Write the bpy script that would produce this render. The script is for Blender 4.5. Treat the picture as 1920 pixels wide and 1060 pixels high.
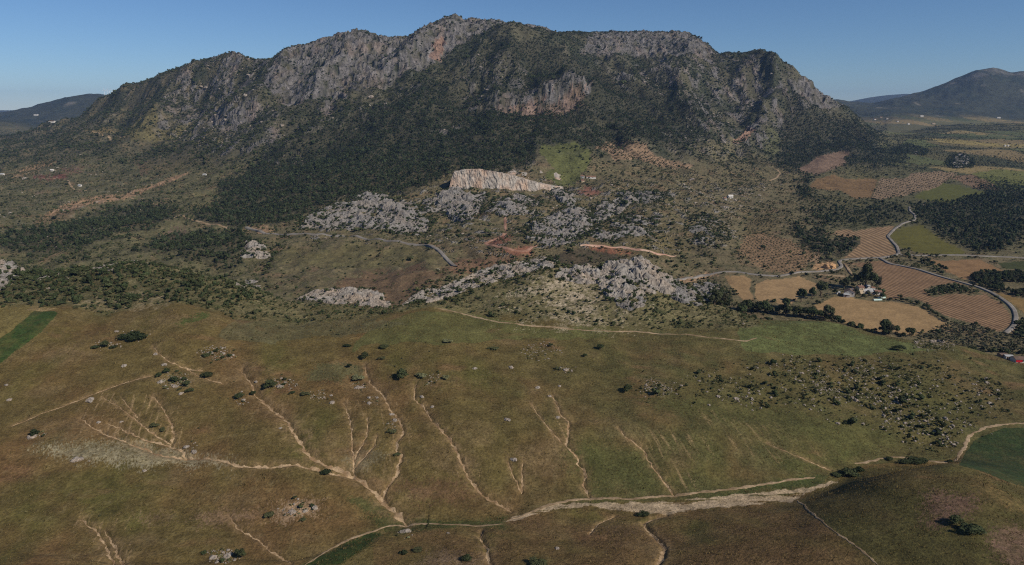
import bpy, math, random
import numpy as np
from mathutils import Vector, Matrix

# ------------------------------------------------------------------ camera, sky, sun, exposure
W0, H0 = 1920.0, 1060.0
FPX = 1297.0                      # focal length in photograph pixels
PITCH = math.radians(14.1)        # looking down
HC = 150.0                        # drone height above the stream bed
scene = bpy.context.scene
for o in list(bpy.data.objects):
    bpy.data.objects.remove(o)
cam_d = bpy.data.cameras.new('camera')
cam = bpy.data.objects.new('camera', cam_d)
scene.collection.objects.link(cam)
cam.location = (0, 0, HC)
cam.rotation_euler = (math.pi / 2 - PITCH, 0, 0)
cam_d.sensor_width = 36.0
cam_d.lens = 36.0 * FPX / W0
cam_d.clip_start = 1.0
cam_d.clip_end = 60000.0
scene.camera = cam

SUN_EL = math.radians(37.0)
SUN_VEC = Vector((0.84, -0.54, 0)).normalized() * math.cos(SUN_EL) + Vector((0, 0, math.sin(SUN_EL)))
world = bpy.data.worlds.new('World')
scene.world = world
world.use_nodes = True
wn = world.node_tree
sky = wn.nodes.new('ShaderNodeTexSky')
sky.sky_type = 'NISHITA'
sky.sun_disc = False
sky.sun_elevation = SUN_EL
sky.sun_rotation = math.atan2(SUN_VEC.x, SUN_VEC.y)
sky.altitude = 1500.0
sky.air_density = 1.0
sky.dust_density = 0.0
sky.ozone_density = 8.5
wn.nodes['Background'].inputs['Strength'].default_value = 0.077
wn.links.new(sky.outputs[0], wn.nodes['Background'].inputs['Color'])
sun_d = bpy.data.lights.new('sun', 'SUN')
sun = bpy.data.objects.new('sun', sun_d)
scene.collection.objects.link(sun)
sun_d.energy = 4.3
sun_d.angle = math.radians(0.5)
sun_d.color = (1.0, 0.93, 0.83)
sun.rotation_euler = SUN_VEC.to_track_quat('Z', 'Y').to_euler()
sun.location = (300, -300, 900)
scene.view_settings.view_transform = 'Standard'
scene.view_settings.look = 'None'
scene.view_settings.exposure = 0.0
scene.view_settings.gamma = 1.0
scene.render.engine = 'CYCLES'
cy = scene.cycles
cy.max_bounces = 3
cy.diffuse_bounces = 2
cy.glossy_bounces = 1
cy.transmission_bounces = 1
cy.transparent_max_bounces = 4
cy.volume_bounces = 0
cy.use_denoising = False
cy.pixel_filter_type = 'BLACKMAN_HARRIS'
cy.filter_width = 1.15
cy.use_adaptive_sampling = False
cy.caustics_reflective = False
cy.caustics_refractive = False

# ------------------------------------------------------------------ helpers: pixels, noise, colours
rng = np.random.default_rng(7)
random.seed(7)
SP, CP = math.sin(PITCH), math.cos(PITCH)

def ray(px, py):
    """photograph pixel -> (lateral slope a = X/Y, fall t = (HC-Z)/Y) of the line of sight"""
    u = (np.asarray(px, float) - 960.0) / FPX
    v = (530.0 - np.asarray(py, float)) / FPX
    d = CP + v * SP
    return u / d, (SP - v * CP) / d

def project(x, y, z):
    zz = np.asarray(z) - HC
    depth = y * CP - zz * SP
    up = y * SP + zz * CP
    return 960.0 + FPX * x / depth, 530.0 - FPX * up / depth

def _hash(ix, iy, seed):
    h = (ix.astype(np.int64) * 374761393 + iy.astype(np.int64) * 668265263 + seed * 1442695041) & 0xFFFFFFFF
    h = ((h ^ (h >> 13)) * 1274126177) & 0xFFFFFFFF
    return (h ^ (h >> 16)) & 0xFFFF

_GA = np.linspace(0, 2 * np.pi, 65536, endpoint=False)
_GX, _GY = np.cos(_GA).astype(np.float32), np.sin(_GA).astype(np.float32)

def pn(x, y, seed=0):
    """gradient noise, about -0.7..0.7"""
    x0 = np.floor(x); y0 = np.floor(y)
    fx = (x - x0).astype(np.float32); fy = (y - y0).astype(np.float32)
    ix = x0.astype(np.int64); iy = y0.astype(np.int64)
    ux = fx * fx * fx * (fx * (fx * 6 - 15) + 10)
    uy = fy * fy * fy * (fy * (fy * 6 - 15) + 10)
    def g(dx, dy):
        h = _hash(ix + dx, iy + dy, seed)
        return _GX[h] * (fx - dx) + _GY[h] * (fy - dy)
    a = g(0, 0); b = g(1, 0); c = g(0, 1); d = g(1, 1)
    a = a + ux * (b - a); c = c + ux * (d - c)
    return a + uy * (c - a)

def fbm(x, y, octv=4, seed=0, gain=0.5):
    s = 0.0; a = 1.0; n = 0.0
    for k in range(octv):
        s = s + a * pn(x * 2.03 ** k + 13.7 * k, y * 2.03 ** k - 7.1 * k, seed + k)
        n += a; a *= gain
    return s / n * 1.6

def ridged(x, y, octv=4, seed=0, gain=0.55):
    s = 0.0; a = 1.0; n = 0.0
    for k in range(octv):
        s = s + a * (1.0 - 2.2 * np.abs(pn(x * 2.1 ** k + 5.3 * k, y * 2.1 ** k + 9.9 * k, seed + k)))
        n += a; a *= gain
    return s / n

def lin(r, g, b, k=1.0):
    out = []
    for c in (r, g, b):
        c = c / 255.0
        out.append((c / 12.92 if c <= 0.04045 else ((c + 0.055) / 1.055) ** 2.4) * k)
    return np.array(out)

def sstep(e0, e1, x):
    t = np.clip((x - e0) / (e1 - e0), 0, 1)
    return t * t * (3 - 2 * t)

def pip(px, py, poly):
    """points in polygon"""
    inside = np.zeros(px.shape, bool)
    n = len(poly)
    for i in range(n):
        x1, y1 = poly[i]; x2, y2 = poly[(i + 1) % n]
        if y1 == y2:
            continue
        c = ((y1 > py) != (y2 > py)) & (px < (x2 - x1) * (py - y1) / (y2 - y1) + x1)
        inside ^= c
    return inside

# ------------------------------------------------------------------ terrain: profiles from near to far
# every profile: photograph columns, rows and distances; the height follows from the three
K_X = []
def prof(pts):
    """pts: (px, py, Y) or (px, None, Y, z) -> callable on a giving Y and z"""
    aa, yy, zz = [], [], []
    for p in pts:
        if p[1] is None:
            a = (p[0] - 960.0) / FPX / CP
            aa.append(a); yy.append(p[2]); zz.append(p[3])
        else:
            a, t = ray(p[0], p[1])
            aa.append(float(a)); yy.append(p[2]); zz.append(HC - p[2] * float(t))
    o = np.argsort(aa)
    return np.array(aa)[o], np.array(yy)[o], np.array(zz)[o]

L = []
L.append((6, prof([(-600, None, 95, 8), (2500, None, 95, 22)])))
# 1: bottom edge of the view
L.append((8, prof([(-600, None, 190, 6), (0, None, 197, 4), (560, None, 197, 1.0), (760, None, 190, 5), (960, None, 186, 8), (1300, None, 180, 13), (1600, None, 172, 21), (1920, None, 165, 26), (2500, None, 160, 24)])))
# 2: knoll crest (right), flat elsewhere
L.append((70, prof([(-600, None, 200, 4), (0, None, 203, 3.2), (560, None, 202, 0.8), (760, 1010, 216), (960, 1000, 217), (1300, 990, 218), (1500, 960, 222), (1600, 925, 226), (1700, 892, 228), (1790, 878, 229), (1850, 905, 219), (1920, 950, 208), (2100, 990, 200), (2500, None, 190, 12)])))
# 3: stream bed
L.append((45, prof([(-600, None, 210, 3), (0, 1036, 208), (560, 1050, 206), (760, 985, 226), (960, 970, 231), (1100, 945, 240), (1480, 930, 246), (1560, 905, 256), (1620, 872, 271), (1790, 862, 276), (1850, None, 282, 0.5), (1920, None, 284, 0.4), (2500, None, 286, 0)])))
# 4: middle of the field slope
L.append((110, prof([(-600, 790, 282), (0, 785, 284), (400, 790, 283), (700, 790, 282), (1000, 790, 284), (1300, 795, 287), (1500, 790, 296), (1700, 790, 305), (1800, 795, 307), (1920, 780, 318), (2500, 780, 320)])))
# 5: upper edge of the field
L.append((120, prof([(-600, 570, 392), (0, 578, 388), (100, 580, 386), (200, 590, 382), (330, 574, 388), (450, 600, 384), (560, 610, 384), (700, 600, 392), (800, 578, 405), (900, 592, 400), (1000, 608, 393), (1200, 625, 387), (1400, 622, 402), (1560, 606, 430), (1640, 630, 415), (1700, 641, 408), (1800, 651, 408), (1860, 668, 400), (1920, 690, 388), (2500, 720, 380)])))
# 6: crest of the scrub hill and of the rock ridge
L.append((70, prof([(-600, 495, 490), (0, 512, 478), (60, 516, 476), (120, 512, 478), (200, 498, 482), (260, 494, 482), (330, 502, 480), (400, 522, 470), (480, 548, 455), (560, 572, 445), (640, 577, 438), (740, 580, 430), (800, 568, 445), (850, 548, 460), (900, 528, 475), (960, 512, 488), (1020, 496, 500), (1080, 502, 505), (1130, 505, 508), (1160, 500, 512), (1210, 502, 516), (1250, 520, 510), (1300, 550, 492), (1350, 577, 472), (1400, 593, 457), (1430, 600, 452), (1560, 603.5, 445), (1640, 627, 428), (1700, 638, 424), (1800, 649, 424), (1860, 666, 414), (1920, 688, 401), (2500, 715, 395)])))
# 7: hidden hollow behind it
L.append((16, prof([(-600, None, 600, -20), (0, None, 600, -22), (400, None, 580, -25), (600, None, 540, -16), (800, None, 560, -18), (1000, None, 600, -6), (1200, None, 620, -10), (1300, None, 570, -20), (1400, None, 535, -22), (1560, None, 520, -22), (1700, None, 500, -22), (1800, None, 488, -22), (1920, None, 460, -22), (2500, None, 450, -22)])))
# 8: lower slopes and valley floor
L.append((55, prof([(-600, 470, 850), (0, 470, 850), (200, 470, 830), (400, 480, 780), (600, 500, 720), (800, 510, 680), (1000, 468, 760), (1200, 470, 770), (1300, 515, 700), (1400, 525, 690), (1600, 525, 697), (1800, 560, 618), (1920, 560, 618), (2500, 560, 618)])))
# 9
L.append((60, prof([(-600, 420, 1090), (0, 420, 1080), (100, 425, 1050), (200, 418, 1050), (300, 428, 990), (400, 425, 985), (600, 440, 880), (700, 436, 890), (800, 440, 880), (900, 415, 930), (1000, 400, 960), (1100, 412, 950), (1200, 398, 980), (1300, 408, 985), (1400, 430, 980), (1600, 440, 950), (1800, 470, 840), (1920, 470, 840), (2500, 470, 840)])))
# 10: foot of the forest
L.append((45, prof([(-600, 345, 1650), (0, 340, 1650), (100, 352, 1500), (200, 358, 1450), (300, 345, 1450), (400, 368, 1300), (500, 372, 1200), (600, 385, 1080), (700, 374, 1100), (800, 360, 1130), (930, 350, 1160), (1100, 365, 1150), (1200, 360, 1200), (1300, 352, 1300), (1400, 350, 1400), (1600, 360, 1430), (1800, 360, 1450), (2500, 360, 1450)])))
# 11
L.append((48, prof([(-600, 295, 2200), (0, 293, 2200), (100, 288, 2150), (200, 280, 2100), (300, 282, 1980), (400, 290, 1800), (500, 284, 1650), (600, 290, 1500), (800, 290, 1450), (1000, 290, 1450), (1100, 282, 1520), (1200, 290, 1600), (1300, 284, 1750), (1400, 292, 1850), (1500, 300, 1950), (1600, 290, 2100), (1800, 290, 2200), (2500, 290, 2200)])))
# 12
L.append((52, prof([(-600, 270, 2950), (0, 268, 2900), (100, 250, 2700), (200, 225, 2500), (300, 208, 2350), (400, 214, 2200), (480, 200, 2150), (600, 214, 1950), (700, 200, 1920), (800, 200, 1850), (900, 205, 1850), (1000, 215, 1850), (1100, 210, 1900), (1200, 216, 2000), (1300, 210, 2120), (1400, 225, 2200), (1500, 232, 2280), (1580, 243, 2340), (1630, 257, 2390), (1670, 265, 2550), (1720, 258, 2850), (1800, 252, 3000), (2500, 250, 3000)])))
# 13: foot of the summit cliffs
L.append((50, prof([(-600, 262, 3300), (0, 267, 3050), (60, 256, 2900), (100, 244, 2790), (150, 226, 2680), (220, 190, 2560), (300, 165, 2450), (400, 152, 2350), (450, 158, 2280), (510, 168, 2220), (600, 152, 2180), (700, 138, 2150), (780, 118, 2150), (850, 98, 2200), (900, 82, 2260), (950, 78, 2300), (1040, 84, 2340), (1100, 108, 2450), (1200, 118, 2550), (1290, 118, 2520), (1350, 130, 2420), (1400, 138, 2380), (1450, 150, 2360), (1500, 185, 2370), (1560, 216, 2390), (1600, 233, 2410), (1640, 256, 2440), (1670, 262, 2650), (1720, 250, 3100), (1800, 240, 3300), (2500, 240, 3300)])))
# 14: skyline of the mountain
L.append((52, prof([(-600, 268, 3450), (0, 266, 3150), (60, 253, 3000), (100, 241, 2900), (150, 222, 2800), (220, 181, 2680), (280, 149, 2600), (350, 126, 2520), (400, 110, 2470), (430, 103, 2440), (440, 102, 2440), (455, 107, 2430), (480, 113, 2420), (510, 113, 2410), (525, 103, 2400), (540, 96, 2390), (590, 83, 2380), (640, 68, 2380), (665, 62, 2380), (690, 63, 2380), (715, 71, 2390), (725, 76, 2400), (762, 74, 2400), (775, 66, 2400), (790, 58, 2400), (820, 42, 2420), (845, 32, 2430), (858, 31, 2430), (868, 40, 2430), (885, 37, 2440), (910, 41, 2450), (940, 45, 2470), (1000, 53, 2500), (1030, 61, 2520), (1042, 67, 2600), (1060, 66, 2900), (1100, 66, 2980), (1150, 63, 3000), (1230, 62, 3000), (1290, 65, 2980), (1310, 74, 2900), (1325, 90, 2750), (1345, 107, 2600), (1380, 104, 2540), (1410, 97, 2500), (1425, 94, 2480), (1440, 104, 2480), (1460, 112, 2480), (1480, 128, 2480), (1500, 150, 2480), (1520, 168, 2480), (1560, 190, 2490), (1600, 216, 2500), (1640, 250, 2500), (1665, 258, 2800), (1720, 245, 3400), (1800, 232, 3700), (2500, 232, 3700)])))
# 15: behind the skyline
L.append((10, prof([(-600, None, 3700, -20), (0, None, 3500, 0), (100, None, 3350, 10), (220, None, 3300, 60), (430, None, 3100, 220), (850, None, 3000, 250), (1200, None, 3700, 280), (1420, None, 3100, 180), (1600, None, 3100, 50), (1720, None, 3900, 58), (1800, None, 4100, 62), (2500, None, 4100, 62)])))
# 16: low dark hills on the left, toe of the far mountain on the right
L.append((20, prof([(-600, 215, 4300), (-100, 222, 4300), (0, 226, 4250), (50, 236, 4250), (90, 246, 4250), (130, 240, 4300), (200, 240, 4400), (300, None, 4400, 40), (1500, None, 4400, 60), (1600, 221, 4600), (1680, 214, 4600), (1800, 216, 4700), (1920, 220, 4700), (2500, 220, 4700)])))
# 17: dip
L.append((14, prof([(-600, None, 4900, 20), (0, 240, 4900), (120, 236, 4900), (300, None, 4900, 20), (1500, None, 4900, 60), (1580, 208, 5000), (1700, 206, 5050), (1920, 212, 5050), (2500, 212, 5050)])))
# 18: crest of the windfarm hill (left) and of the far mountain (right)
L.append((48, prof([(-600, 230, 6000), (-100, 216, 6000), (0, 213, 6000), (60, 203, 6000), (100, 191, 6000), (130, 183, 6000), (160, 178, 6000), (180, 178, 6000), (210, 181, 6000), (260, 184, 6000), (330, 190, 6000), (500, None, 6000, 150), (1450, None, 6000, 150), (1560, 190, 6200), (1600, 193, 6200), (1640, 198, 6200), (1680, 188, 6200), (1720, 176, 6200), (1760, 162, 6200), (1800, 147, 6200), (1830, 133, 6200), (1858, 129, 6200), (1880, 133, 6200), (1895, 138, 6200), (1920, 135, 6200), (1980, 140, 6200), (2200, 165, 6200), (2500, 190, 6200)])))
# 19: behind
L.append((8, prof([(-600, None, 7500, 0), (500, None, 7500, 60), (1450, None, 7500, 60), (2500, None, 7500, 100)])))
# 20: farthest blue ranges
L.append((16, prof([(-600, 209, 13000), (0, 207, 13000), (150, 208, 13000), (500, None, 13000, 120), (1500, None, 13000, 120), (1560, 195, 13000), (1600, 189, 13000), (1630, 183, 13000), (1660, 179, 13000), (1700, 176, 13000), (1740, 181, 13000), (1800, 190, 13000), (2500, 195, 13000)])))
L.append((4, prof([(-600, None, 15500, 0), (2500, None, 15500, 0)])))

A = np.linspace(-0.98, 0.98, 1300)
NC = len(A)
def smooth1(v, n):
    k = np.hanning(2 * n + 3)[1:-1]; k /= k.sum()
    return np.convolve(np.pad(v, n, mode='edge'), k, mode='valid')
Yk, Zk = [], []
for i, (rows, (aa, yy, zz)) in enumerate(L):
    sm = 4 if i in (13, 14, 18, 20) else 14
    Yk.append(smooth1(np.interp(A, aa, yy), sm)); Zk.append(smooth1(np.interp(A, aa, zz), sm))
Yk = np.array(Yk); Zk = np.array(Zk)
for i in range(1, len(Yk)):
    Yk[i] = np.maximum(Yk[i], Yk[i - 1] + 3.0)

def slopes(V):
    s = np.diff(V, axis=0)
    d = np.zeros_like(V)
    p = s[:-1] * s[1:]
    with np.errstate(divide='ignore', invalid='ignore'):
        h = np.where(p > 0, 2 * p / (s[:-1] + s[1:]), 0)
    d[1:-1] = h; d[0] = s[0]; d[-1] = s[-1]
    return d
dY, dZ0 = slopes(Yk), slopes(Zk)
# slope of z with respect to Y, so that the surface is smooth in space
sl = np.diff(Zk, axis=0) / np.diff(Yk, axis=0)
gz = np.zeros_like(Zk); gz[0] = sl[0]; gz[-1] = sl[-1]
w1 = np.diff(Yk, axis=0)
p = sl[:-1] * sl[1:]
gz[1:-1] = np.where(p > 0, (w1[:-1] + w1[1:]) * 1.0 / (np.where(p > 0, w1[:-1] / np.where(p > 0, sl[:-1], 1), 1) + np.where(p > 0, w1[1:] / np.where(p > 0, sl[1:], 1), 1)), 0)
# crests stay a little peaked: keep part of the mean slope at skyline layers
for i in (14, 18, 20):
    gz[i] = 0.15 * sl[i - 1]
TY, TZ, TT = [], [], []
for i in range(len(L) - 1):
    n = L[i + 1][0]
    s = (np.arange(n) / n)[:, None]
    Y = Yk[i] + s * (Yk[i + 1] - Yk[i])
    h = Yk[i + 1] - Yk[i]
    h00 = 2 * s**3 - 3 * s**2 + 1; h10 = s**3 - 2 * s**2 + s; h01 = -2 * s**3 + 3 * s**2; h11 = s**3 - s**2
    Z = h00 * Zk[i] + h10 * h * gz[i] + h01 * Zk[i + 1] + h11 * h * gz[i + 1]
    TY.append(Y); TZ.append(Z); TT.append(np.broadcast_to(i + s, Y.shape))
TY = np.vstack(TY + [Yk[-1:]]); TZ = np.vstack(TZ + [Zk[-1:]]); TT = np.vstack(TT + [np.full((1, NC), len(L) - 1.0)])
NR = TY.shape[0]
TX = A[None, :] * TY
PX, PY = project(TX, TY, TZ)

# ------------------------------------------------------------------ relief
def seg_dist(X, Y, pts):
    """distance of plan points to a polyline and the position along it (0..n-1)"""
    best = np.full(X.shape, 1e9); par = np.zeros(X.shape); side = np.zeros(X.shape)
    for i in range(len(pts) - 1):
        x1, y1 = pts[i][:2]; x2, y2 = pts[i + 1][:2]
        dx, dy = x2 - x1, y2 - y1
        t = np.clip(((X - x1) * dx + (Y - y1) * dy) / (dx * dx + dy * dy + 1e-9), 0, 1)
        ex, ey = X - x1 - t * dx, Y - y1 - t * dy
        d = np.hypot(ex, ey)
        m = d < best
        best = np.where(m, d, best); par = np.where(m, i + t, par); side = np.where(m, ey, side)
    return best, par, side

def img_mask(poly, wob=0.0, scale=20.0, soft=0, seed=50, y0=0, y1=1e9):
    """1 inside an outline (given as photograph points) for ground between two distances, with ragged edge"""
    poly = np.array(poly, float)
    lo, hi = poly.min(0) - 3 * wob - 3, poly.max(0) + 3 * wob + 3
    m = (PX > lo[0]) & (PX < hi[0]) & (PY > lo[1]) & (PY < hi[1]) & (TY > y0) & (TY < y1)
    out = np.zeros(PX.shape, np.float32)
    if not m.any():
        return out
    x, y = PX[m], PY[m]
    if wob:
        gx, gy = TX[m] / scale, TY[m] / scale
        x = x + wob * 2 * fbm(gx, gy, 3, seed)
        y = y + wob * 2 * fbm(gx + 40, gy - 17, 3, seed + 9)
    if soft:
        x = x + soft * rng.standard_normal(x.shape); y = y + 0.6 * soft * rng.standard_normal(x.shape)
    out[m] = pip(x, y, poly)
    return out

# rock spur in front of the mountain face
sp_pts = [(float(ray(px, py)[0]) * Y, Y, h) for px, py, Y, h in [(860, 215, 1800, 0), (890, 207, 1800, 14), (935, 196, 1810, 36), (965, 198, 1815, 26), (1010, 178, 1830, 56), (1050, 160, 1850, 78), (1080, 150, 1860, 92), (1105, 160, 1880, 72), (1140, 175, 1950, 30), (1190, 180, 2050, 0)]]
m = (TY > 1550) & (TY < 2400) & (PX > 780) & (PX < 1280)
d, par, side = seg_dist(TX[m], TY[m], sp_pts)
hh = np.interp(par, np.arange(len(sp_pts)), [p[2] for p in sp_pts])
wd = np.where(side < 0, 48.0, 150.0)
TZ[m] += hh * np.exp(-(d / wd) ** 2)
# a shoulder running down the left flank
sp2 = [(float(ray(px, py)[0]) * Y, Y, h) for px, py, Y, h in [(440, 120, 2380, 0), (440, 160, 2250, 25), (445, 200, 2080, 34), (440, 240, 1950, 30), (400, 260, 1900, 10)]]
m = (TY > 1700) & (TY < 2500) & (PX > 300) & (PX < 560)
d, par, side = seg_dist(TX[m], TY[m], sp2)
TZ[m] += np.interp(par, np.arange(len(sp2)), [p[2] for p in sp2]) * np.exp(-(d / 75.0) ** 2)
for sp in [
    [(680, 68, 2370, 0), (640, 130, 2200, 34), (600, 190, 2050, 46), (560, 250, 1800, 0)],
    [(845, 45, 2400, 0), (800, 110, 2200, 38), (740, 165, 2050, 50), (660, 212, 1900, 18), (600, 250, 1750, 0)],
    [(1420, 100, 2470, 0), (1440, 150, 2360, 46), (1450, 205, 2250, 62), (1425, 260, 2020, 30), (1400, 290, 1900, 0)],
    [(1300, 85, 2800, 0), (1290, 130, 2450, 32), (1270, 180, 2250, 44), (1290, 235, 2000, 18), (1290, 270, 1850, 0)],
    [(940, 60, 2400, 0), (965, 110, 2250, 26), (950, 160, 2050, 38), (905, 190, 1900, 10)],
    [(290, 150, 2560, 0), (310, 200, 2300, 34), (290, 250, 2150, 40), (245, 292, 1980, 16), (220, 320, 1850, 0)],
    [(545, 100, 2380, 0), (525, 160, 2230, 38), (500, 215, 2050, 26), (480, 260, 1900, 0)],
    [(1150, 90, 2700, 0), (1160, 140, 2350, 26), (1200, 190, 2150, 34), (1210, 230, 1950, 0)],
    [(1500, 160, 2450, 0), (1520, 200, 2390, 34), (1500, 245, 2250, 34), (1480, 280, 2080, 0)],
]:
    P_ = [(float(ray(px, py)[0]) * Y, Y, h) for px, py, Y, h in sp]
    xs = [q[0] for q in P_]; ys = [q[1] for q in P_]
    m = (TX > min(xs) - 260) & (TX < max(xs) + 260) & (TY > min(ys) - 260) & (TY < max(ys) + 260)
    wob = 30 * fbm(TX[m] / 120, TY[m] / 120, 3, int(P_[0][1]) % 50)
    d, par, side = seg_dist(TX[m] + wob, TY[m], P_)
    TZ[m] += np.interp(par, np.arange(len(P_)), [q[2] for q in P_]) * 1.45 * np.exp(-(d / 66.0) ** 1.4)
PX, PY = project(TX, TY, TZ)

ROCKP = [
    [(490, 165), (510, 140), (540, 96), (600, 80), (640, 64), (680, 58), (720, 70), (762, 70), (790, 54), (852, 28), (885, 33), (1035, 58), (1042, 74), (950, 62), (880, 78), (868, 92), (830, 115), (800, 140), (760, 146), (720, 168), (660, 182), (640, 205), (600, 196), (560, 205), (530, 218), (520, 198)],
    [(876, 207), (930, 192), (960, 195), (1020, 170), (1075, 145), (1100, 153), (1112, 172), (1100, 202), (1080, 217), (1060, 238), (1020, 228), (985, 240), (960, 233), (920, 226)],
    [(1085, 108), (1120, 64), (1290, 62), (1330, 92), (1345, 108), (1290, 106), (1240, 117), (1150, 110)],
    [(1500, 150), (1560, 188), (1585, 208), (1565, 222), (1530, 212), (1515, 216), (1495, 192)],
    [(391, 253), (405, 211), (425, 228), (450, 205), (475, 204), (482, 236), (445, 260), (420, 256)],
    [(425, 112), (435, 100), (458, 106), (450, 128), (436, 150), (440, 185), (428, 190), (424, 160)],
    [(595, 222), (620, 208), (645, 216), (640, 238), (610, 236)],
    [(1375, 268), (1395, 245), (1425, 225), (1440, 232), (1415, 255), (1390, 272)],
    [(1800, 148), (1855, 126), (1920, 134), (1925, 146), (1860, 140), (1820, 152)],
]
rock = np.zeros(PX.shape, np.float32)
for i, pl in enumerate(ROCKP):
    rock = np.maximum(rock, img_mask(pl, 6, 60, seed=60 + i, y0=1500))
def blur_cols(M, n):
    k = np.hanning(2 * n + 3)[1:-1].astype(np.float32); k /= k.sum()
    o = np.zeros_like(M)
    P = np.pad(M, ((0, 0), (n, n)), mode='edge')
    for i, w in enumerate(k):
        o += w * P[:, i:i + M.shape[1]]
    Q = np.pad(o, ((n, n), (0, 0)), mode='edge'); o = np.zeros_like(M)
    for i, w in enumerate(k):
        o += w * Q[i:i + M.shape[0]]
    return o
rock_s = blur_cols(rock, 5)

mount = (TT > 9.3) & (TT < 15.5) & (PX < 1690)
mw = (sstep(9.5, 11.5, TT) * (1 - sstep(14.6, 15.0, TT)) * (1 - sstep(1600, 1690, PX))).astype(np.float32)
far = (TT > 15)
big = ridged(TX / 380.0 + 0.25 * fbm(TX / 300, TY / 300, 2, 3), TY / 900.0, 3, 11) - 0.35
big2 = ridged(TX / 150.0 + 0.3 * fbm(TX / 120, TY / 160, 2, 4), TY / 330.0 + 0.2 * fbm(TX / 90, TY / 120, 2, 6), 3, 13) - 0.35
TZ += mw * (54.0 * big + 28.0 * big2) * (1 - 0.65 * rock_s) * (1 - 0.8 * sstep(13.1, 14.0, TT)) * sstep(9.6, 11.2, TT)
TZ += mw * 7.0 * fbm(TX / 90, TY / 110, 4, 21)
wq = 1.1 * fbm(TX / 90, TY / 90, 3, 5)
TZ += rock_s * mw * (20.0 * (ridged(TX / 62 + wq, TY / 95 + 0.7 * wq, 4, 31, 0.62) - 0.4) + 8.0 * fbm(TX / 16, TY / 22, 3, 33))
stp = 26.0 + 8 * fbm(TX / 200, TY / 200, 2, 37)
fz = TZ / stp + 0.6 * fbm(TX / 60, TY / 60, 3, 39)
TZ += rock_s * mw * 0.45 * stp * (sstep(0.25, 0.75, fz - np.floor(fz)) - (fz - np.floor(fz)))
tl = sstep(7.0, 7.6, TT) * (1 - sstep(10, 11, TT))
leftw = 1 - sstep(1280, 1420, PX)
TZ += (tl * leftw * (14.0 * fbm(TX / 120, TY / 150, 4, 41) + 3.2 * fbm(TX / 25, TY / 25, 3, 43))).astype(np.float32)
TZ += (tl * (1 - leftw) * sstep(7.8, 9.2, TT) * 5.0 * fbm(TX / 190, TY / 190, 3, 44)).astype(np.float32)
# plain on the right, rolling
plain = sstep(9.5, 11, TT) * (1 - sstep(15, 16, TT)) * sstep(1600, 1720, PX)
TZ += plain * 10.0 * fbm(TX / 260, TY / 320, 4, 47)
# scrub hill and rock ridge
hillw = sstep(5.0, 5.25, TT) * (1 - sstep(6.6, 7.0, TT)) * (1 - sstep(1380, 1450, PX))
TZ += hillw * (2.4 * fbm(TX / 42, TY / 42, 4, 51) + 0.9 * ridged(TX / 12, TY / 12, 3, 53) - 0.4)
# field: gentle swells and shallow drainage lines that run down to the stream
fw = sstep(1.0, 2.0, TT) * (1 - sstep(5.0, 5.4, TT))
TZ += fw * (1 - np.exp(-((TT - 3) / 0.35) ** 2)) * (3.0 * fbm(TX / 52, TY / 80, 3, 55) + 0.2 * fbm(TX / 7, TY / 7, 3, 57))
# far ranges
fr = sstep(15.2, 16.5, TT)
TZ += fr * (0.0085 * TY * (ridged(TX / (0.11 * TY), TY / 900.0, 4, 61) - 0.3)) * (1 - 0.85 * np.exp(-((TT - 18) / 0.12) ** 2) ) * (TT < 19.3)
TZ = TZ.astype(np.float64)
PX, PY = project(TX, TY, TZ)
FALL = (HC - TZ) / TY
RUN = np.minimum.accumulate(np.vstack([np.full((1, NC), 9.0), FALL[:-1]]), axis=0)
VIS = FALL <= RUN + 0.012          # in view, or only just hidden
DA = A[1] - A[0]

def ground(x, y):
    """height of the ground at plan points"""
    x = np.atleast_1d(np.asarray(x, float)); y = np.atleast_1d(np.asarray(y, float))
    c = np.clip((x / np.maximum(y, 1) - A[0]) / DA, 0, NC - 1.001)
    c0 = c.astype(int); fc = c - c0
    zs = []
    for ci in (c0, c0 + 1):
        lo = np.zeros(len(x), int); hi = np.full(len(x), NR - 1)
        for _ in range(11):
            mid = (lo + hi) // 2
            g = TY[mid, ci] <= y
            lo = np.where(g, mid, lo); hi = np.where(g, hi, mid)
        lo = np.minimum(lo, NR - 2)
        f = np.clip((y - TY[lo, ci]) / (TY[lo + 1, ci] - TY[lo, ci]), 0, 1)
        zs.append(TZ[lo, ci] * (1 - f) + TZ[lo + 1, ci] * f)
    return zs[0] * (1 - fc) + zs[1] * fc

def hit(px, py, ymin=0.0):
    """first ground point on the line of sight through a photograph pixel"""
    a, t = ray(px, py)
    a = float(a); t = float(t)
    c = int(round((a - A[0]) / DA)); c = min(max(c, 0), NC - 1)
    col = FALL[:, c]
    ok = np.nonzero((col <= t) & (TY[:, c] >= ymin))[0]
    if len(ok) == 0:
        r = NR - 1; y = TY[r, c]
    else:
        r = ok[0]
        if r == 0:
            y = TY[0, c]
        else:
            f1, f2 = col[r - 1], col[r]
            f = (f1 - t) / (f1 - f2) if f1 > f2 else 1.0
            y = TY[r - 1, c] + min(max(f, 0), 1) * (TY[r, c] - TY[r - 1, c])
    x = a * y
    return np.array([x, y, float(ground(x, y)[0])])

def scale_at(y):
    return y / FPX                # metres per photograph pixel at distance y (roughly)

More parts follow.
